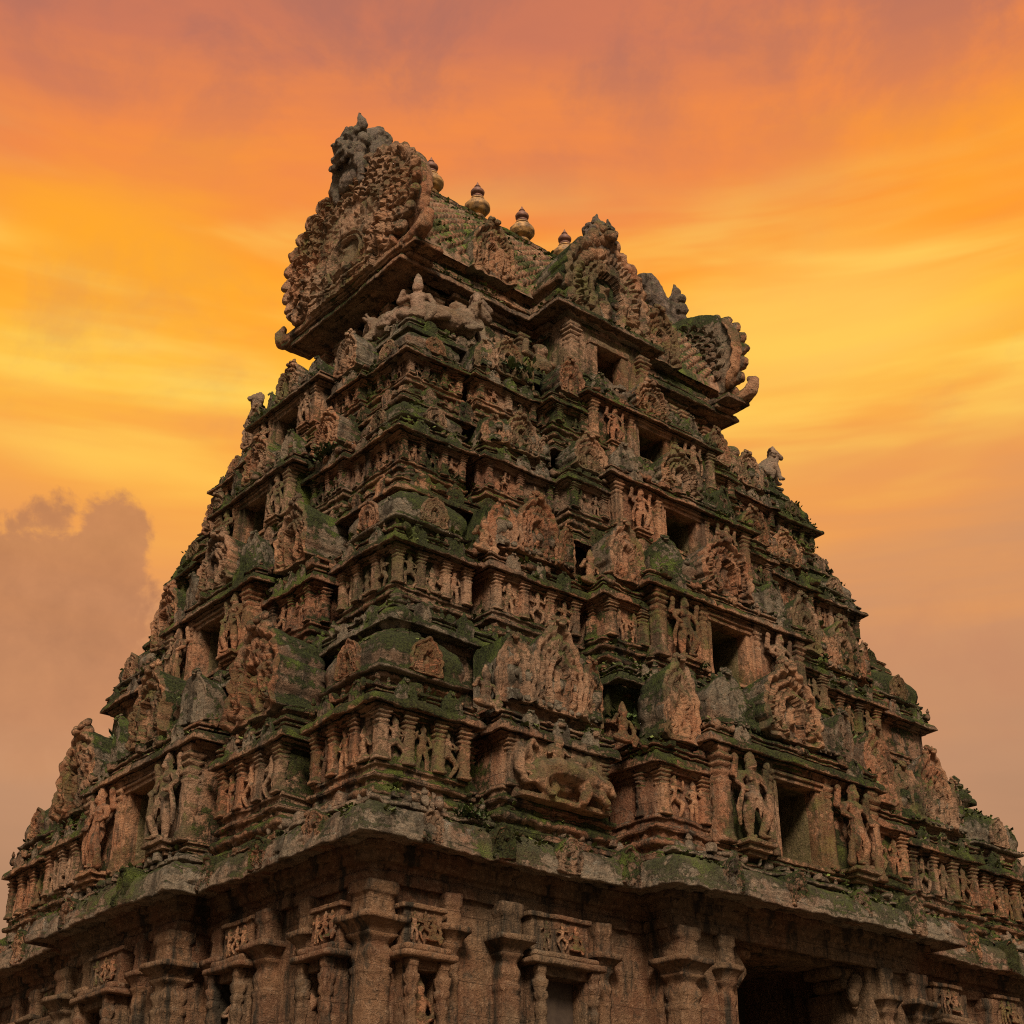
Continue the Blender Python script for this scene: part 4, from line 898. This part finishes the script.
WORDS = ['lowest', 'second', 'third', 'topmost']
def door_bay(i, t, face, asparts):
    mid, pj = t['mid'] if face == 0 else t['Lmid']
    dz0, dz1, dw = t['door']
    if face == 1: dw *= .92
    e1 = dz1+.19*(dz1-dz0); et = e1+(t['et']-t['p1']); zb = t['zb']; p0 = dz0-.02
    rz = 0 if face == 0 else -math.pi/2; loc = (0, -t['hy'], 0) if face == 0 else (-t['hx'], 0, 0)
    ph = e1-p0; pw = .32*min(1, max(.62, ph/1.9))
    gx_ = (dw+.22+mid)/2
    b, pl = body(2*mid, pj, .6, t, [], [], zb=zb, p0=p0, p1=e1, et=et, ov=.34, seed=70+i+face*5, door=True)
    for s_ in (-1, 1): b.box(*sorted((s_*(dw+.22), s_*mid)), -pj, .6, p0-.05, e1+.05, .16, .015)
    b.box(-dw-.3, dw+.3, -pj+.02, .6, dz1+.02, e1+.05, .16); b.box(-dw-.5, dw+.5, -pj-.10, -pj+.1, e1-.12, e1+.02, .14, .02)
    b.box(-dw-.3, dw+.3, -pj+.02, .6, zb, dz0, .2)
    # neck above the eave with short posts
    nz = t['nasi'][0]
    b.sweep(rect(-mid*.84, mid*.84, -pj+.25, .6), [(0, et-.05), (.03, et), (.03, nz-.16), (.14, nz-.12), (.14, nz), (-.1, nz)], .1, .05, frieze(et, nz-.1, .5, .09, i))
    o = b.build('door_bay', STONE, tower, loc, rz, amp=.024, seed=70+i+face*5)
    # wings on the long side
    if face == 0:
        wg, wj = t['wing']; wx = (wg+mid)/2; ww = wg-mid
        wm = cached(('wing', i), lambda: wing_mb(i, t, ww, wj, asparts).mesh('side_shrine', STONE, .034, 77+i))
        for s_ in (-1, 1):
            wo_ = link('side_shrine', wm, tower, (s_*wx, -t['hy'], 0))
            z0 = t['et']+.24; hh = t['nl']-z0+.25
            nm = arch_mesh(('wn', i), min(1.25, ww*.95), hh, .9, style='arch', lobes=11, na=70, nr=20, relief=.9); link('horseshoe_arch', nm, wo_, (0, -wj-.18, z0-.05))
            relief_row(wo_, None, -ww*.42, ww*.42, -wj-.05, t['p0'], t['p1']-t['p0'], 2, i*3+s_+9, True) if asparts else None
            pme = cached(('pil', i, 'w'), lambda: pilaster_mb(.24, t['p1']-t['p0']).mesh('pilaster', CARVED, .012, 4, .6))
            for x in (-ww*.42, ww*.42):
                if asparts: link('pilaster', pme, wo_, (x, -wj-.05, t['p0']))
    # door frame and reveal
    f = MB()
    for s_ in (-1, 1): f.box(*sorted((s_*dw, s_*(dw+.20))), -pj-.05, -pj+.30, dz0-.05, dz1+.02, .14, .02); f.box(*sorted((s_*(dw+.16), s_*(dw+.27))), -pj-.12, -pj+.2, dz0, dz1, .14, .02)
    f.box(-dw-.30, dw+.30, -pj-.10, -pj+.30, dz1, dz1+.13, .14, .02); f.box(-dw-.34, dw+.34, -pj-.16, -pj+.3, dz1+.12, dz1+.2, .14, .02); f.box(-dw-.32, dw+.32, -pj-.16, -pj+.3, dz0-.12, dz0, .14, .02)
    f.build('door_frame', CARVED, o, amp=.012, seed=5, k=.6)
    rv = MB()
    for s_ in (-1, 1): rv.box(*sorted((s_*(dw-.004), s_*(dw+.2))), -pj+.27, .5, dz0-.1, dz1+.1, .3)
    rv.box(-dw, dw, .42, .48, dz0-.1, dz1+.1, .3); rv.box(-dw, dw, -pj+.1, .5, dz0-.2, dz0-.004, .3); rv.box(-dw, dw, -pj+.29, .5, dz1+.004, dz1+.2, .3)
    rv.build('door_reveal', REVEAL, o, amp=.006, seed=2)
    pm = cached(('dpil', i, face), lambda: pilaster_mb(pw, ph).mesh('pilaster', CARVED, .014, 4, .6))
    for s_ in (-1, 1):
        link('pilaster', pm, o, (s_*(mid-pw*.5), -pj-.07, p0)); link('pilaster', pm, o, (s_*(dw+.36), -pj-.05, p0), 0, (.62, .7, 1))
    # bracket shelf and guardian
    gh = ph*.97
    br = MB(); br.box(-.46, .46, -.30, .30, -.02, .085, .08, .02); br.box(-.38, .38, -.22, .3, -.14, -.01, .08, .02); br.box(-.30, .30, -.12, .3, -.24, -.13, .08, .02)
    for s_ in (-1, 1):
        br_m = cached(('brk',), lambda: br.mesh('bracket_shelf', CARVED, .014, 4, .6))
        sc_ = gh/2.1
        link('bracket_shelf', br_m, o, (s_*gx_, -pj-.20*sc_, dz0+.02), 0, (sc_, sc_, sc_))
        gm = cached(('guard',), lambda: guardian_mb(2.1).mesh('guardian_statue', CARVED, .016, 6, .5, voxel=.027))
        lx, ly = s_*gx_, -pj-.24*sc_; c_, n_ = math.cos(rz), math.sin(rz)
        st = link('guardian_statue', gm, None, (loc[0]+lx*c_-ly*n_, loc[1]+lx*n_+ly*c_, dz0+.02+.085*sc_), rz, (sc_*1.15*(-s_), sc_*1.05, sc_))
        sd = 'broad right-hand' if face == 0 else 'narrow left-hand'
        hand = ('left' if s_ < 0 else 'right')
        tag(st, f'stone guardian standing {hand} of the {WORDS[i]} doorway on the {sd} side of the tower', 'statue', 'guardian statues beside the tower doorways')
    # roof: wagon vault with the great arch in front
    nz0, nz1, nw = t['nasi']
    if face == 1: nw *= .85
    hh = nz1-nz0
    rm = cached(('dbarrel', i, face), lambda: barrel_mb(mid*1.5, pj*.55+.05, hh*.62, 1.6).mesh('barrel_roof', TOP, .032, 80+i)); link('barrel_roof', rm, o, (0, -pj*.45+.15, nz0-.02))
    bg_ = arch_mesh(('dn', i, face), nw, hh, .9, style='arch', lobes=13, na=110, nr=30, relief=1.25); link('horseshoe_arch', bg_, o, (0, -pj-.12, nz0-.03))
    sn = arch_mesh(('dns', i, face), nw*.5, hh*.66, .8, style='plain', lobes=9, na=56, nr=16, relief=.9, mat=TOP)
    for s_ in (-1, 1): link('horseshoe_arch', sn, o, (s_*mid*.76, -pj+.02, nz0-.03), s_*.25)
    em = arch_mesh(('de', i), .5, (et-e1)*1.15, .2, style='small', lobes=5, na=30, nr=9, relief=.6, mat=TOP)
    for x in (-.72*mid, .72*mid): link('eave_arch', em, o, (x, -pj-.28, e1+.02))
    return o
def wing_mb(i, t, ww, wj, asparts):
    b, pl = body(ww+.06, wj, .6, t, [], [], seed=90+i, ov=.25)
    b.sweep(rect(-ww*.46, ww*.46, -wj+.10, .8), [(0, t['et']-.05), (.03, t['et']), (.03, t['et']+.16), (.10, t['et']+.18), (.10, t['et']+.26), (-.1, t['et']+.26)], .1, .05)
    ph = t['p1']-t['p0']
    if not asparts:
        for x in (-ww*.42, ww*.42): b.merge(pilaster_mb(.22, ph), (x, -wj-.05, t['p0']))
        relief_row(None, b, -ww*.42, ww*.42, -wj-.05, t['p0'], ph, 2, i, False)
    b.merge(pilaster_mb(.22, ph), (-ww*.5-.03, -wj+.45, t['p0'])); b.merge(pilaster_mb(.22, ph), (ww*.5+.03, -wj+.45, t['p0']))
    return b

for i, t in enumerate(TIERS):
    storey_core(i, t)
    a = t['kw']/2; X, Y = t['hx']-a, t['hy']-a
    for sx, sy in ((-1, -1), (1, -1), (-1, 1)):
        corner_shrine(i, t, sx*X, sy*Y, (sx, sy), i < 2 and (sx, sy) == (-1, -1) or i == 0)
    for s_ in (-1, 1):
        gable_shrine(i, t, 0, s_*t['P'][0], i < 2, special=(i == 0 and s_ < 0))
        gable_shrine(i, t, 1, s_*t['LP'][0], i == 0)
    door_bay(i, t, 0, i < 2); door_bay(i, t, 1, i < 2)
    # ledge carrying the next storey
    nt = TIERS[i+1] if i < 3 else None
    hx, hy = t['lhx']-.30, t['lhy']-.30
    if nt: fr = [(nt['wing'][0]+.05, nt['wing'][1]-.25), (nt['mid'][0]+.1, nt['mid'][1]-.1)]; lf = [(nt['Lmid'][0]+.1, nt['Lmid'][1]-.1)]
    else: fr = [(2.1, .95)]; lf = []
    ledge('cornice', hx, hy, fr, lf, t['nl'], LEDGE_H[i+1], .30, .46 if i < 3 else .4, 1.15, TOP if i in (0, 3) else STONE, False, 12+i)

# --- neck and roof
b = MB()
b.sweep(plan(7.45, 4.05, [(2.1, .9)], []), [(0, 26.1), (.15, 26.1), (.15, 26.32), (.02, 26.36), (.02, 26.46), (.10, 26.48), (.10, 26.62), (-.3, 26.62), (-3.5, 26.6)], .1, .06, joints(8, .9, .03)); b.build('terrace', STONE, tower, amp=.03, seed=99); b = MB()
npl = plan(6.3, 2.35, [(4.9, .25)]+[(1.7, .95)], [(1.5, .0)])
b.sweep(npl, [(a_, 26.35+q) for a_, q in base_moulding(.75, 1.6)], .1, .05, frieze(26.7, 26.85, .4, .08, 3))
b.sweep(npl, [(0, 27.0), (0, 29.3)], .25, .2)
b.sweep(npl, [(0, 28.9), (.10, 28.9), (.10, 29.02), (.03, 29.05), (.03, 29.2), (.18, 29.22), (.18, 29.36), (0, 29.36)], .12, .05, joints(3, .35, .04))
neck = b.build('neck', STONE, tower, amp=.025, seed=101)
npm = pilaster_mb(.34, 1.95).mesh('pilaster', CARVED, .014, 4, .6)
for x in (-6.2, -5.5, -4.85, -4.3, -2.3, 2.3, 4.3, 4.85, 5.5, 6.2): link('pilaster', npm, neck, (x, -2.66 if abs(x) < 4.9 else -2.41, 27.05))
for y in (-2.2, -1.3, -.5, .5, 1.3, 2.2): link('pilaster', npm, neck, (-6.37, y, 27.05))
for x in (-5.2, -3.3, 3.3, 5.2): link('relief_figure', figure_mesh('stand', 1.5), neck, (x, -2.70 if abs(x) < 4.9 else -2.5, 27.1))
for y in (-1.75, 1.75): link('relief_figure', figure_mesh('stand', 1.5), neck, (-6.42, y, 27.1), -math.pi/2)
# roof shell
EZ, RZ = 29.45, 35.45
def roof_curve(n_):
    """(y, z) from the eave up to the ridge, front side"""
    u = np.linspace(0, 1, n_); a = u*math.pi/2
    y = -2.75*(1-u**1.38); z = 30.5+(RZ-30.5)*u
    return y, z
b = MB()
nx, nn = 420, 120; y, z = roof_curve(nn); xs = np.linspace(-6.7, 6.7, nx)
arc = np.concatenate([[0], np.cumsum(np.hypot(np.diff(y), np.diff(z)))])
ny = np.gradient(z); nzv = -np.gradient(y); L = np.hypot(ny, nzv); ny, nzv = -ny/L, -nzv/L
u1 = (xs[:, None]/.22+arc[None]/.22); u2 = (xs[:, None]/.22-arc[None]/.22)
tile = np.abs(np.sin(u1*math.pi/2*1.0))*np.abs(np.sin(u2*math.pi/2))
hgt = .17*np.clip(tile*1.6, 0, 1)
hgt = np.where((arc[None] > arc[-1]-.55), .10, hgt); hgt = np.where((arc[None] < .35), .12, hgt)
for sgn in (1, -1):
    P = np.zeros((nx, nn, 3)); P[..., 0] = xs[:, None]; P[..., 1] = sgn*(y[None]+hgt*ny[None]); P[..., 2] = z[None]-hgt*0+hgt*np.abs(nzv[None])
    b.grid(P if sgn > 0 else P[::-1])
roof = b.build('roof', ROOF, tower, amp=.010, seed=110)
b = MB(); rp = [(-6.75, -2.5), (-1.75, -2.5), (-1.75, -3.95), (1.75, -3.95), (1.75, -2.5), (6.75, -2.5), (6.75, 2.5), (-6.75, 2.5)]
b.sweep(rp, kapota(EZ, .62, .55), .09, .05, joints(4, 1.2, .03))
b.sweep([(p[0]*.995, p[1]*.98) for p in rp], [(.1, EZ+.55), (.22, EZ+.58), (.22, EZ+.78), (.10, EZ+.82), (.10, EZ+1.05), (.26, EZ+1.1), (.30, EZ+1.2), (.30, EZ+1.35), (.1, EZ+1.45), (-.4, EZ+1.6)], .09, .05, joints(9, .5, .03))
b.build('roof_eave', STONE, tower, amp=.028, seed=111)
b = MB(); b.box(-6.6, 6.6, -.22, .22, RZ-.1, RZ+.12, .12, .06)
for k in range(26): b.sphere((-6.3+k*.5, 0, RZ+.12), (.16, .16, .10))
b.build('ridge', STONE, tower, amp=.03, seed=112)
# roof dormer arches
ra = arch_mesh('rarch', 1.75, 2.1, 1.6, style='arch', lobes=13, na=100, nr=28, relief=1.1)
for x in (-3.7, 3.7):
    ro = link('dormer', ra, tower, (x, -3.0, 30.45))
# gable ends
gm = horseshoe_mb(7.8, 5.0, .55, style='gable', lobes=23, na=620, nr=150, relief=1.0, crest=False, seed=3)
gme = gm.mesh('gable_end', CARVED, .03, 120)
def crest_mb():
    """snarling lion-mask crest with pointed ears and a curled plume, facing -Y"""
    b = MB()
    b.sphere((0, .1, .45), (.62, .45, .62), n=16); b.sphere((0, -.32, .30), (.40, .30, .26), n=14); b.sphere((0, -.52, .36), (.24, .2, .16)); b.sphere((0, -.42, .02), (.36, .22, .12))
    for s_ in (-1, 1):
        b.sphere((.30*s_, -.32, .66), (.17, .15, .16)); b.limb([(.12*s_, -.36, .84), (.34*s_, -.34, .92), (.55*s_, -.2, .82)], [.10, .11, .08])
        b.limb([(.34*s_, .05, .95), (.44*s_, .02, 1.35), (.36*s_, -.02, 1.75)], [.22, .17, .05]); b.sphere((.66*s_, .0, .45), (.18, .3, .26)); b.sphere((.56*s_, -.1, .05), (.2, .28, .22))
        b.limb([(.26*s_, -.50, .12), (.28*s_, -.54, -.06)], [.05, .03])
        b.limb([(.5*s_, -.05, -.3), (.72*s_, .0, -.7), (.62*s_, .05, -1.2)], [.24, .2, .16])
    b.limb([(0, .30, .7), (0, .62, 1.35), (0, .98, 1.72), (0, 1.32, 1.62), (0, 1.36, 1.32)], [.36, .30, .26, .22, .15])
    b.sphere((0, .3, -.3), (.6, .5, .6)); b.sphere((0, 0, -.8), (.5, .25, .4)); b.limb([(0, .5, .5), (0, .95, 1.0), (0, 1.05, 1.35)], [.4, .34, .25])
    for k in range(6): b.sphere((-.62+.25*k, -.08, .98+.10*(k % 2)), (.14, .2, .2)); b.sphere((-.5+.2*k, -.38, -.12-.08*(k % 2)), (.11, .12, .14))
    for k in range(5): b.sphere((-.28+.14*k, -.56, .02), (.05, .06, .09), n=7)
    for s_ in (-1, 1): b.sphere((s_*.30, -.47, .68), .075, n=8); b.sphere((s_*.10, -.70, .38), (.07, .06, .06), n=8)
    for k in range(7): b.sphere((-.36+.12*k, -.45, .12), (.045, .06, .07))
    return b
cme = crest_mb().mesh('crest_mask', CREST, .03, 5, .7, voxel=.045)
for sx in (-1, 1):
    rz = -math.pi/2 if sx < 0 else math.pi/2
    go = link('gable_end', gme, tower, (sx*7.25, 0, 29.9), rz)
    cr = link('crest_mask', cme, go, (0, -.1, 5.25), 0, (1.1, 1.0, 1.02))
    sl = MB(); sl.box(-3.7, 3.7, -.02, 1.1, -.17, .02, .14, .05); sl.box(-3.1, 3.1, -.10, 1.1, -.10, .10, .14, .05); sl.box(-3.2, 3.2, .15, 1.1, -.32, -.15, .14, .05); sl.box(-2.7, 2.7, .35, 1.1, -.48, -.30, .16, .05)
    sl.build('gable_shelf', STONE, go, amp=.03, seed=7)
    for s_ in (-1, 1):     # upturned scroll at each foot, smooth leaf band behind the fringe
        cu = MB(); cu.limb([(s_*2.5, .3, .22), (s_*3.4, .2, .12), (s_*3.95, .15, .30), (s_*4.12, .15, .62), (s_*3.92, .15, .80)], [.30, .29, .25, .20, .13])
        cu.build('foot_scroll', CARVED, go, amp=.03, seed=3, voxel=.05)
    for s_ in (-1, 1):
        lf_ = MB()
        for a in (1.1, 1.32, 1.54, 1.76, 1.98):
            bb = 5.0/1.84; zc = .84*bb; lf_.sphere((s_*3.9*.93*math.sin(a), .34, zc-bb*.95*math.cos(a)), (.11, .30, .46), (0, math.pi/2-s_*a, 0), n=12)
        lf_.build('leaf_band', CARVED, go, amp=.03, seed=8, voxel=.055)
# central arch over the neck niche, long side
nb = MB()
nb.box(-1.6, 1.6, -4.1, -2.4, 29.2, 29.55, .12, .05)
ni = nb.build('arch_base', STONE, tower, amp=.022, seed=130)
ca = arch_mesh('centralarch', 3.7, 3.75, 2.6, style='arch', lobes=19, na=200, nr=54, relief=1.5); gca = link('central_arch', ca, tower, (0, -4.25, 29.35))
link('crest_mask', cme, gca, (0, .1, 3.75), 0, (.66, .62, .55))
dz0, dz1, dw = 27.35, 28.6, .52
f = MB()
for s_ in (-1, 1): f.box(*sorted((s_*(dw+.1), s_*1.68)), -4.08, -3.2, 26.5, 29.3, .16)
f.box(-1.6, 1.6, -4.06, -3.2, dz1+.05, 29.3, .16); f.box(-1.6, 1.6, -4.06, -3.2, 26.5, dz0-.1, .16)
for s_ in (-1, 1): f.box(*sorted((s_*dw, s_*(dw+.3))), -4.25, -3.8, 27.0, dz1, .14, .02); f.merge(pilaster_mb(.36, 1.95), (s_*1.5, -4.12, 27.05))
f.box(-dw-.32, dw+.32, -4.3, -3.8, dz1, dz1+.2, .14, .02); f.box(-dw-.4, dw+.4, -4.3, -3.8, 26.95, dz0, .14, .02)
fo = f.build('door_frame', CARVED, tower, amp=.014, seed=5, k=.6)
rv = MB(); rv.box(-dw-.1, dw+.1, -3.34, -3.31, dz0-.1, dz1+.1, .2); rv.build('door_recess', REVEAL, fo, amp=0)
# pot finials along the ridge
fp = MB(); fp.lathe([(.30, -.12, 1), (.34, -.02, 1), (.22, .04, 1), (.22, .10, 1), (.42, .22, 1), (.54, .42, 1), (.54, .58, 1), (.40, .76, 1), (.24, .84, 1), (.30, .90, 1), (.30, .95, 1), (.20, .98, 1)], m=6, res=.05)
fs = MB(); fs.lathe([(.20, .96, 1), (.27, 1.02, 1), (.25, 1.08, 1), (.17, 1.12, 1), (.29, 1.24, 1), (.30, 1.34, 1), (.20, 1.48, 1), (.10, 1.56, 1), (.14, 1.60, 1), (.08, 1.68, 1), (.01, 1.86, 1)], m=5, res=.05)
fpm = fp.mesh('finial', GILT, .012, 3, .5); fsm = fs.mesh('spire', DARKCU, .008, 3, .5)
for k in (-2, -1, 0, 1, 2):
    fo = link('finial', fpm, tower, (k*2.05, 0, RZ+.12), 0, (.78, .78, .86)); link('spire', fsm, fo)

# --- statues on the top platform
bm_ = bull_mb().mesh('bull_statue', BOSS, .02, 4, .6, voxel=.035); lm_ = lion_mb().mesh('lion_statue', BOSS, .02, 4, .6, voxel=.035); sq = figure_mesh('squat', 1.5)
PZ = 26.60
def statue(name, me, x, y, rz, s, label, cat, z=PZ):
    return tag(link(name, me, None, (x, y, z), rz, (s, s, s)), label, cat)
cf = figure_mb('sit', 1.6); cf.limb([(0, 0, 1.45), (0, 0, 1.62), (0, 0, 1.72)], [.14, .09, .03]); cfm = cf.mesh('seated_statue', BOSS, .02, 4, .6, voxel=.035)
statue('seated_statue', cfm, -7.25, -3.95, R(-42), 1.0, 'crowned seated figure at the near corner of the top terrace, between two bulls', 'statue')
statue('bull_statue', bm_, -7.35, -2.7, R(180), .95, 'stone bull lying left of the crowned corner figure on the top terrace', 'statue')
statue('bull_statue', bm_, -6.25, -4.05, R(75), 1.05, 'plump reclining bull statue right of the crowned corner figure on the top terrace', 'statue')
statue('lion_statue', lm_, -5.45, -3.95, R(65), 1.15, 'seated animal statue with raised head beside the reclining bull', 'statue')
statue('lion_statue', lm_, 7.45, -4.1, R(60), .85, 'small seated statue at the far right tip of the top terrace', 'statue')
statue('lion_statue', lm_, -7.6, 4.05, R(-80), .85, 'small seated statue at the far left tip of the top terrace', 'statue')
statue('dwarf_statue', sq, -6.75, 3.6, R(-90), 1.0, 'squat stone dwarf under the left foot of the near gable', 'statue')
statue('dwarf_statue', sq, 6.7, -3.2, R(0), 1.0, 'squat stone dwarf under the far right gable shelf', 'statue')
statue('dwarf_statue', sq, -2.3, -3.55, R(0), 1.05, 'squat stone dwarf left of the niche below the central roof arch', 'statue')
statue('dwarf_statue', sq, 2.3, -3.55, R(0), 1.05, 'squat stone dwarf right of the niche below the central roof arch', 'statue')
for k, (i, x, y, rz, lab) in enumerate([(0, -8.75, -8.75, 0, 'seated stone figure beside the big corner shrine of the lowest storey'), (1, -7.45, -7.0, 0, 'weathered seated figure beside the corner shrine of the second storey'),
        (1, -4.25, -7.3, 0, 'small seated figure in the mossy recess left of the second storey door bay'), (0, -4.95, -9.0, 0, 'small seated figure in the recess right of the animal relief')]):
    t = TIERS[i]
    tag(link('seated_statue', figure_mesh('sit', .9), None, (x, y-.35, t['et']-.02), rz, (1.15, 1.15, 1.15)), lab, 'statue')

# ------------------------------------------------------------------ moss tufts on the ledges (nobody could count them) and single weeds
def gather():
    Ps, Ar = [], []
    dg = bpy.context.evaluated_depsgraph_get(); dg.update()
    for o in tower.children_recursive:
        if o.type != 'MESH' or o.name.split('.')[0] in ('storey_wall', 'cornice', 'roof_eave', 'corner_shrine', 'gable_shrine', 'door_bay', 'side_shrine', 'dome', 'barrel_roof', 'roof') is False: continue
        if o.name.split('.')[0] not in ('storey_wall', 'cornice', 'roof_eave', 'corner_shrine', 'gable_shrine', 'door_bay', 'side_shrine', 'dome', 'barrel_roof', 'roof'): continue
        me = o.data; n_ = len(me.polygons); c = np.empty(n_*3); nn_ = np.empty(n_*3); ar = np.empty(n_)
        me.polygons.foreach_get('center', c); me.polygons.foreach_get('normal', nn_); me.polygons.foreach_get('area', ar)
        M = np.array(o.matrix_world); c = c.reshape(-1, 3); nn_ = nn_.reshape(-1, 3)
        k = nn_[:, 2] > .45; c = c[k] @ M[:3, :3].T+M[:3, 3]; ar = ar[k]
        k = ((c[:, 1] < 1) | (c[:, 0] < -4)) & (c[:, 2] > 10); Ps.append(c[k]); Ar.append(ar[k])
    return np.vstack(Ps), np.concatenate(Ar)
bpy.context.view_layer.update()
GP, GA = gather()
nval = vnoise(GP, .5, 9)[:, 0]*1.5+vnoise(GP, 1.6, 4)[:, 1]
wgt = GA*np.clip(nval+.22, 0, 1)*np.where(GP[:, 0] > GP[:, 1]-1.5, 1.5, .6); wgt /= wgt.sum()
def tufts(pts, sizes, nleaf, seed, lean=.9, wide=.45):
    r0 = np.random.default_rng(seed); n_ = len(pts)*nleaf
    base_ = np.repeat(pts, nleaf, 0)+r0.normal(0, 1, (n_, 3))*np.repeat(sizes, nleaf)[:, None]*np.array([.45, .45, .10]); sz = np.repeat(sizes, nleaf)*r0.uniform(.5, 1.1, n_)
    th = r0.uniform(0, 2*math.pi, n_); tip = np.stack([np.cos(th)*lean, np.sin(th)*lean, r0.uniform(.15, 1.0, n_)], 1)*sz[:, None]
    sd = np.stack([-np.sin(th), np.cos(th), r0.uniform(-.3, .3, n_)], 1)*(sz*wide)[:, None]
    V = np.stack([base_-sd*.35, base_+tip*.55-sd, base_+tip, base_+tip*.5+sd], 1).reshape(-1, 3)
    return V, np.arange(n_*4).reshape(-1, 4)
idx = rng.choice(len(GP), 14000, p=wgt)
V, Q = tufts(GP[idx]+np.array([0, 0, .0]), rng.uniform(.05, .15, 14000), 7, 5)
mo = link('moss', raw_mesh('moss', V, Q, np.zeros((0, 3), int))); mo.data.materials.append(MOSS); mo['kind'] = 'stuff'
mo['label'] = 'dark green moss growing along the ledges'

WEEDS = [(-8.7, 1.9, 24.0, .5, 'bushy weed left of the topmost narrow-side doorway'), (-9.0, .75, 23.4, .6, 'dark fern under the topmost narrow-side doorway'), (-10.8, 4.3, 15.7, .6, 'pale green weed by the arch left of the second narrow-side doorway'),
    (-9.3, -9.3, 10.7, .35, 'low leafy weed on the main cornice right of the near corner'), (-4.9, -5.7, 25.1, .5, 'bright weed under the top terrace near the corner bulls'), (-2.6, -4.9, 26.3, .4, 'small weed on the top terrace left of the central roof arch'),
    (-2.9, -7.2, 19.6, .5, 'weed left of the third broad-side doorway'), (-4.0, -9.0, 14.4, .5, 'weed on the roof above the lowest carved side shrine'), (4.4, -7.3, 19.5, .5, 'weed right of the third broad-side doorway'),
    (4.5, -8.8, 14.9, .55, 'weed above the lowest broad-side doorway on its right'), (-9.3, -3.1, 21.9, .5, 'weed beside the arch right of the third narrow-side doorway'), (-1.3, -8.6, 16.4, .35, 'weed at the foot of the second broad-side doorway')]
for k, (x, y, z, sz, lab) in enumerate(WEEDS):
    j = np.argmin(((GP-np.array([x, y, z]))**2).sum(1)); p = GP[j]
    r0 = np.random.default_rng(k+40); pts = r0.normal(0, 1, (26, 3))*np.array([.16, .16, .05])*sz/.5+np.array([0, 0, .02])
    V, Q = tufts(pts, r0.uniform(.14, .32, 26)*sz/.5, 7, k, .75, .22)
    wd_ = link('weed', raw_mesh('weed', V, Q, np.zeros((0, 3), int)), None, tuple(p)); wd_.data.materials.append(LEAF); tag(wd_, lab, 'plant', 'weeds rooted in the tower ledges')

bpy.context.view_layer.update()
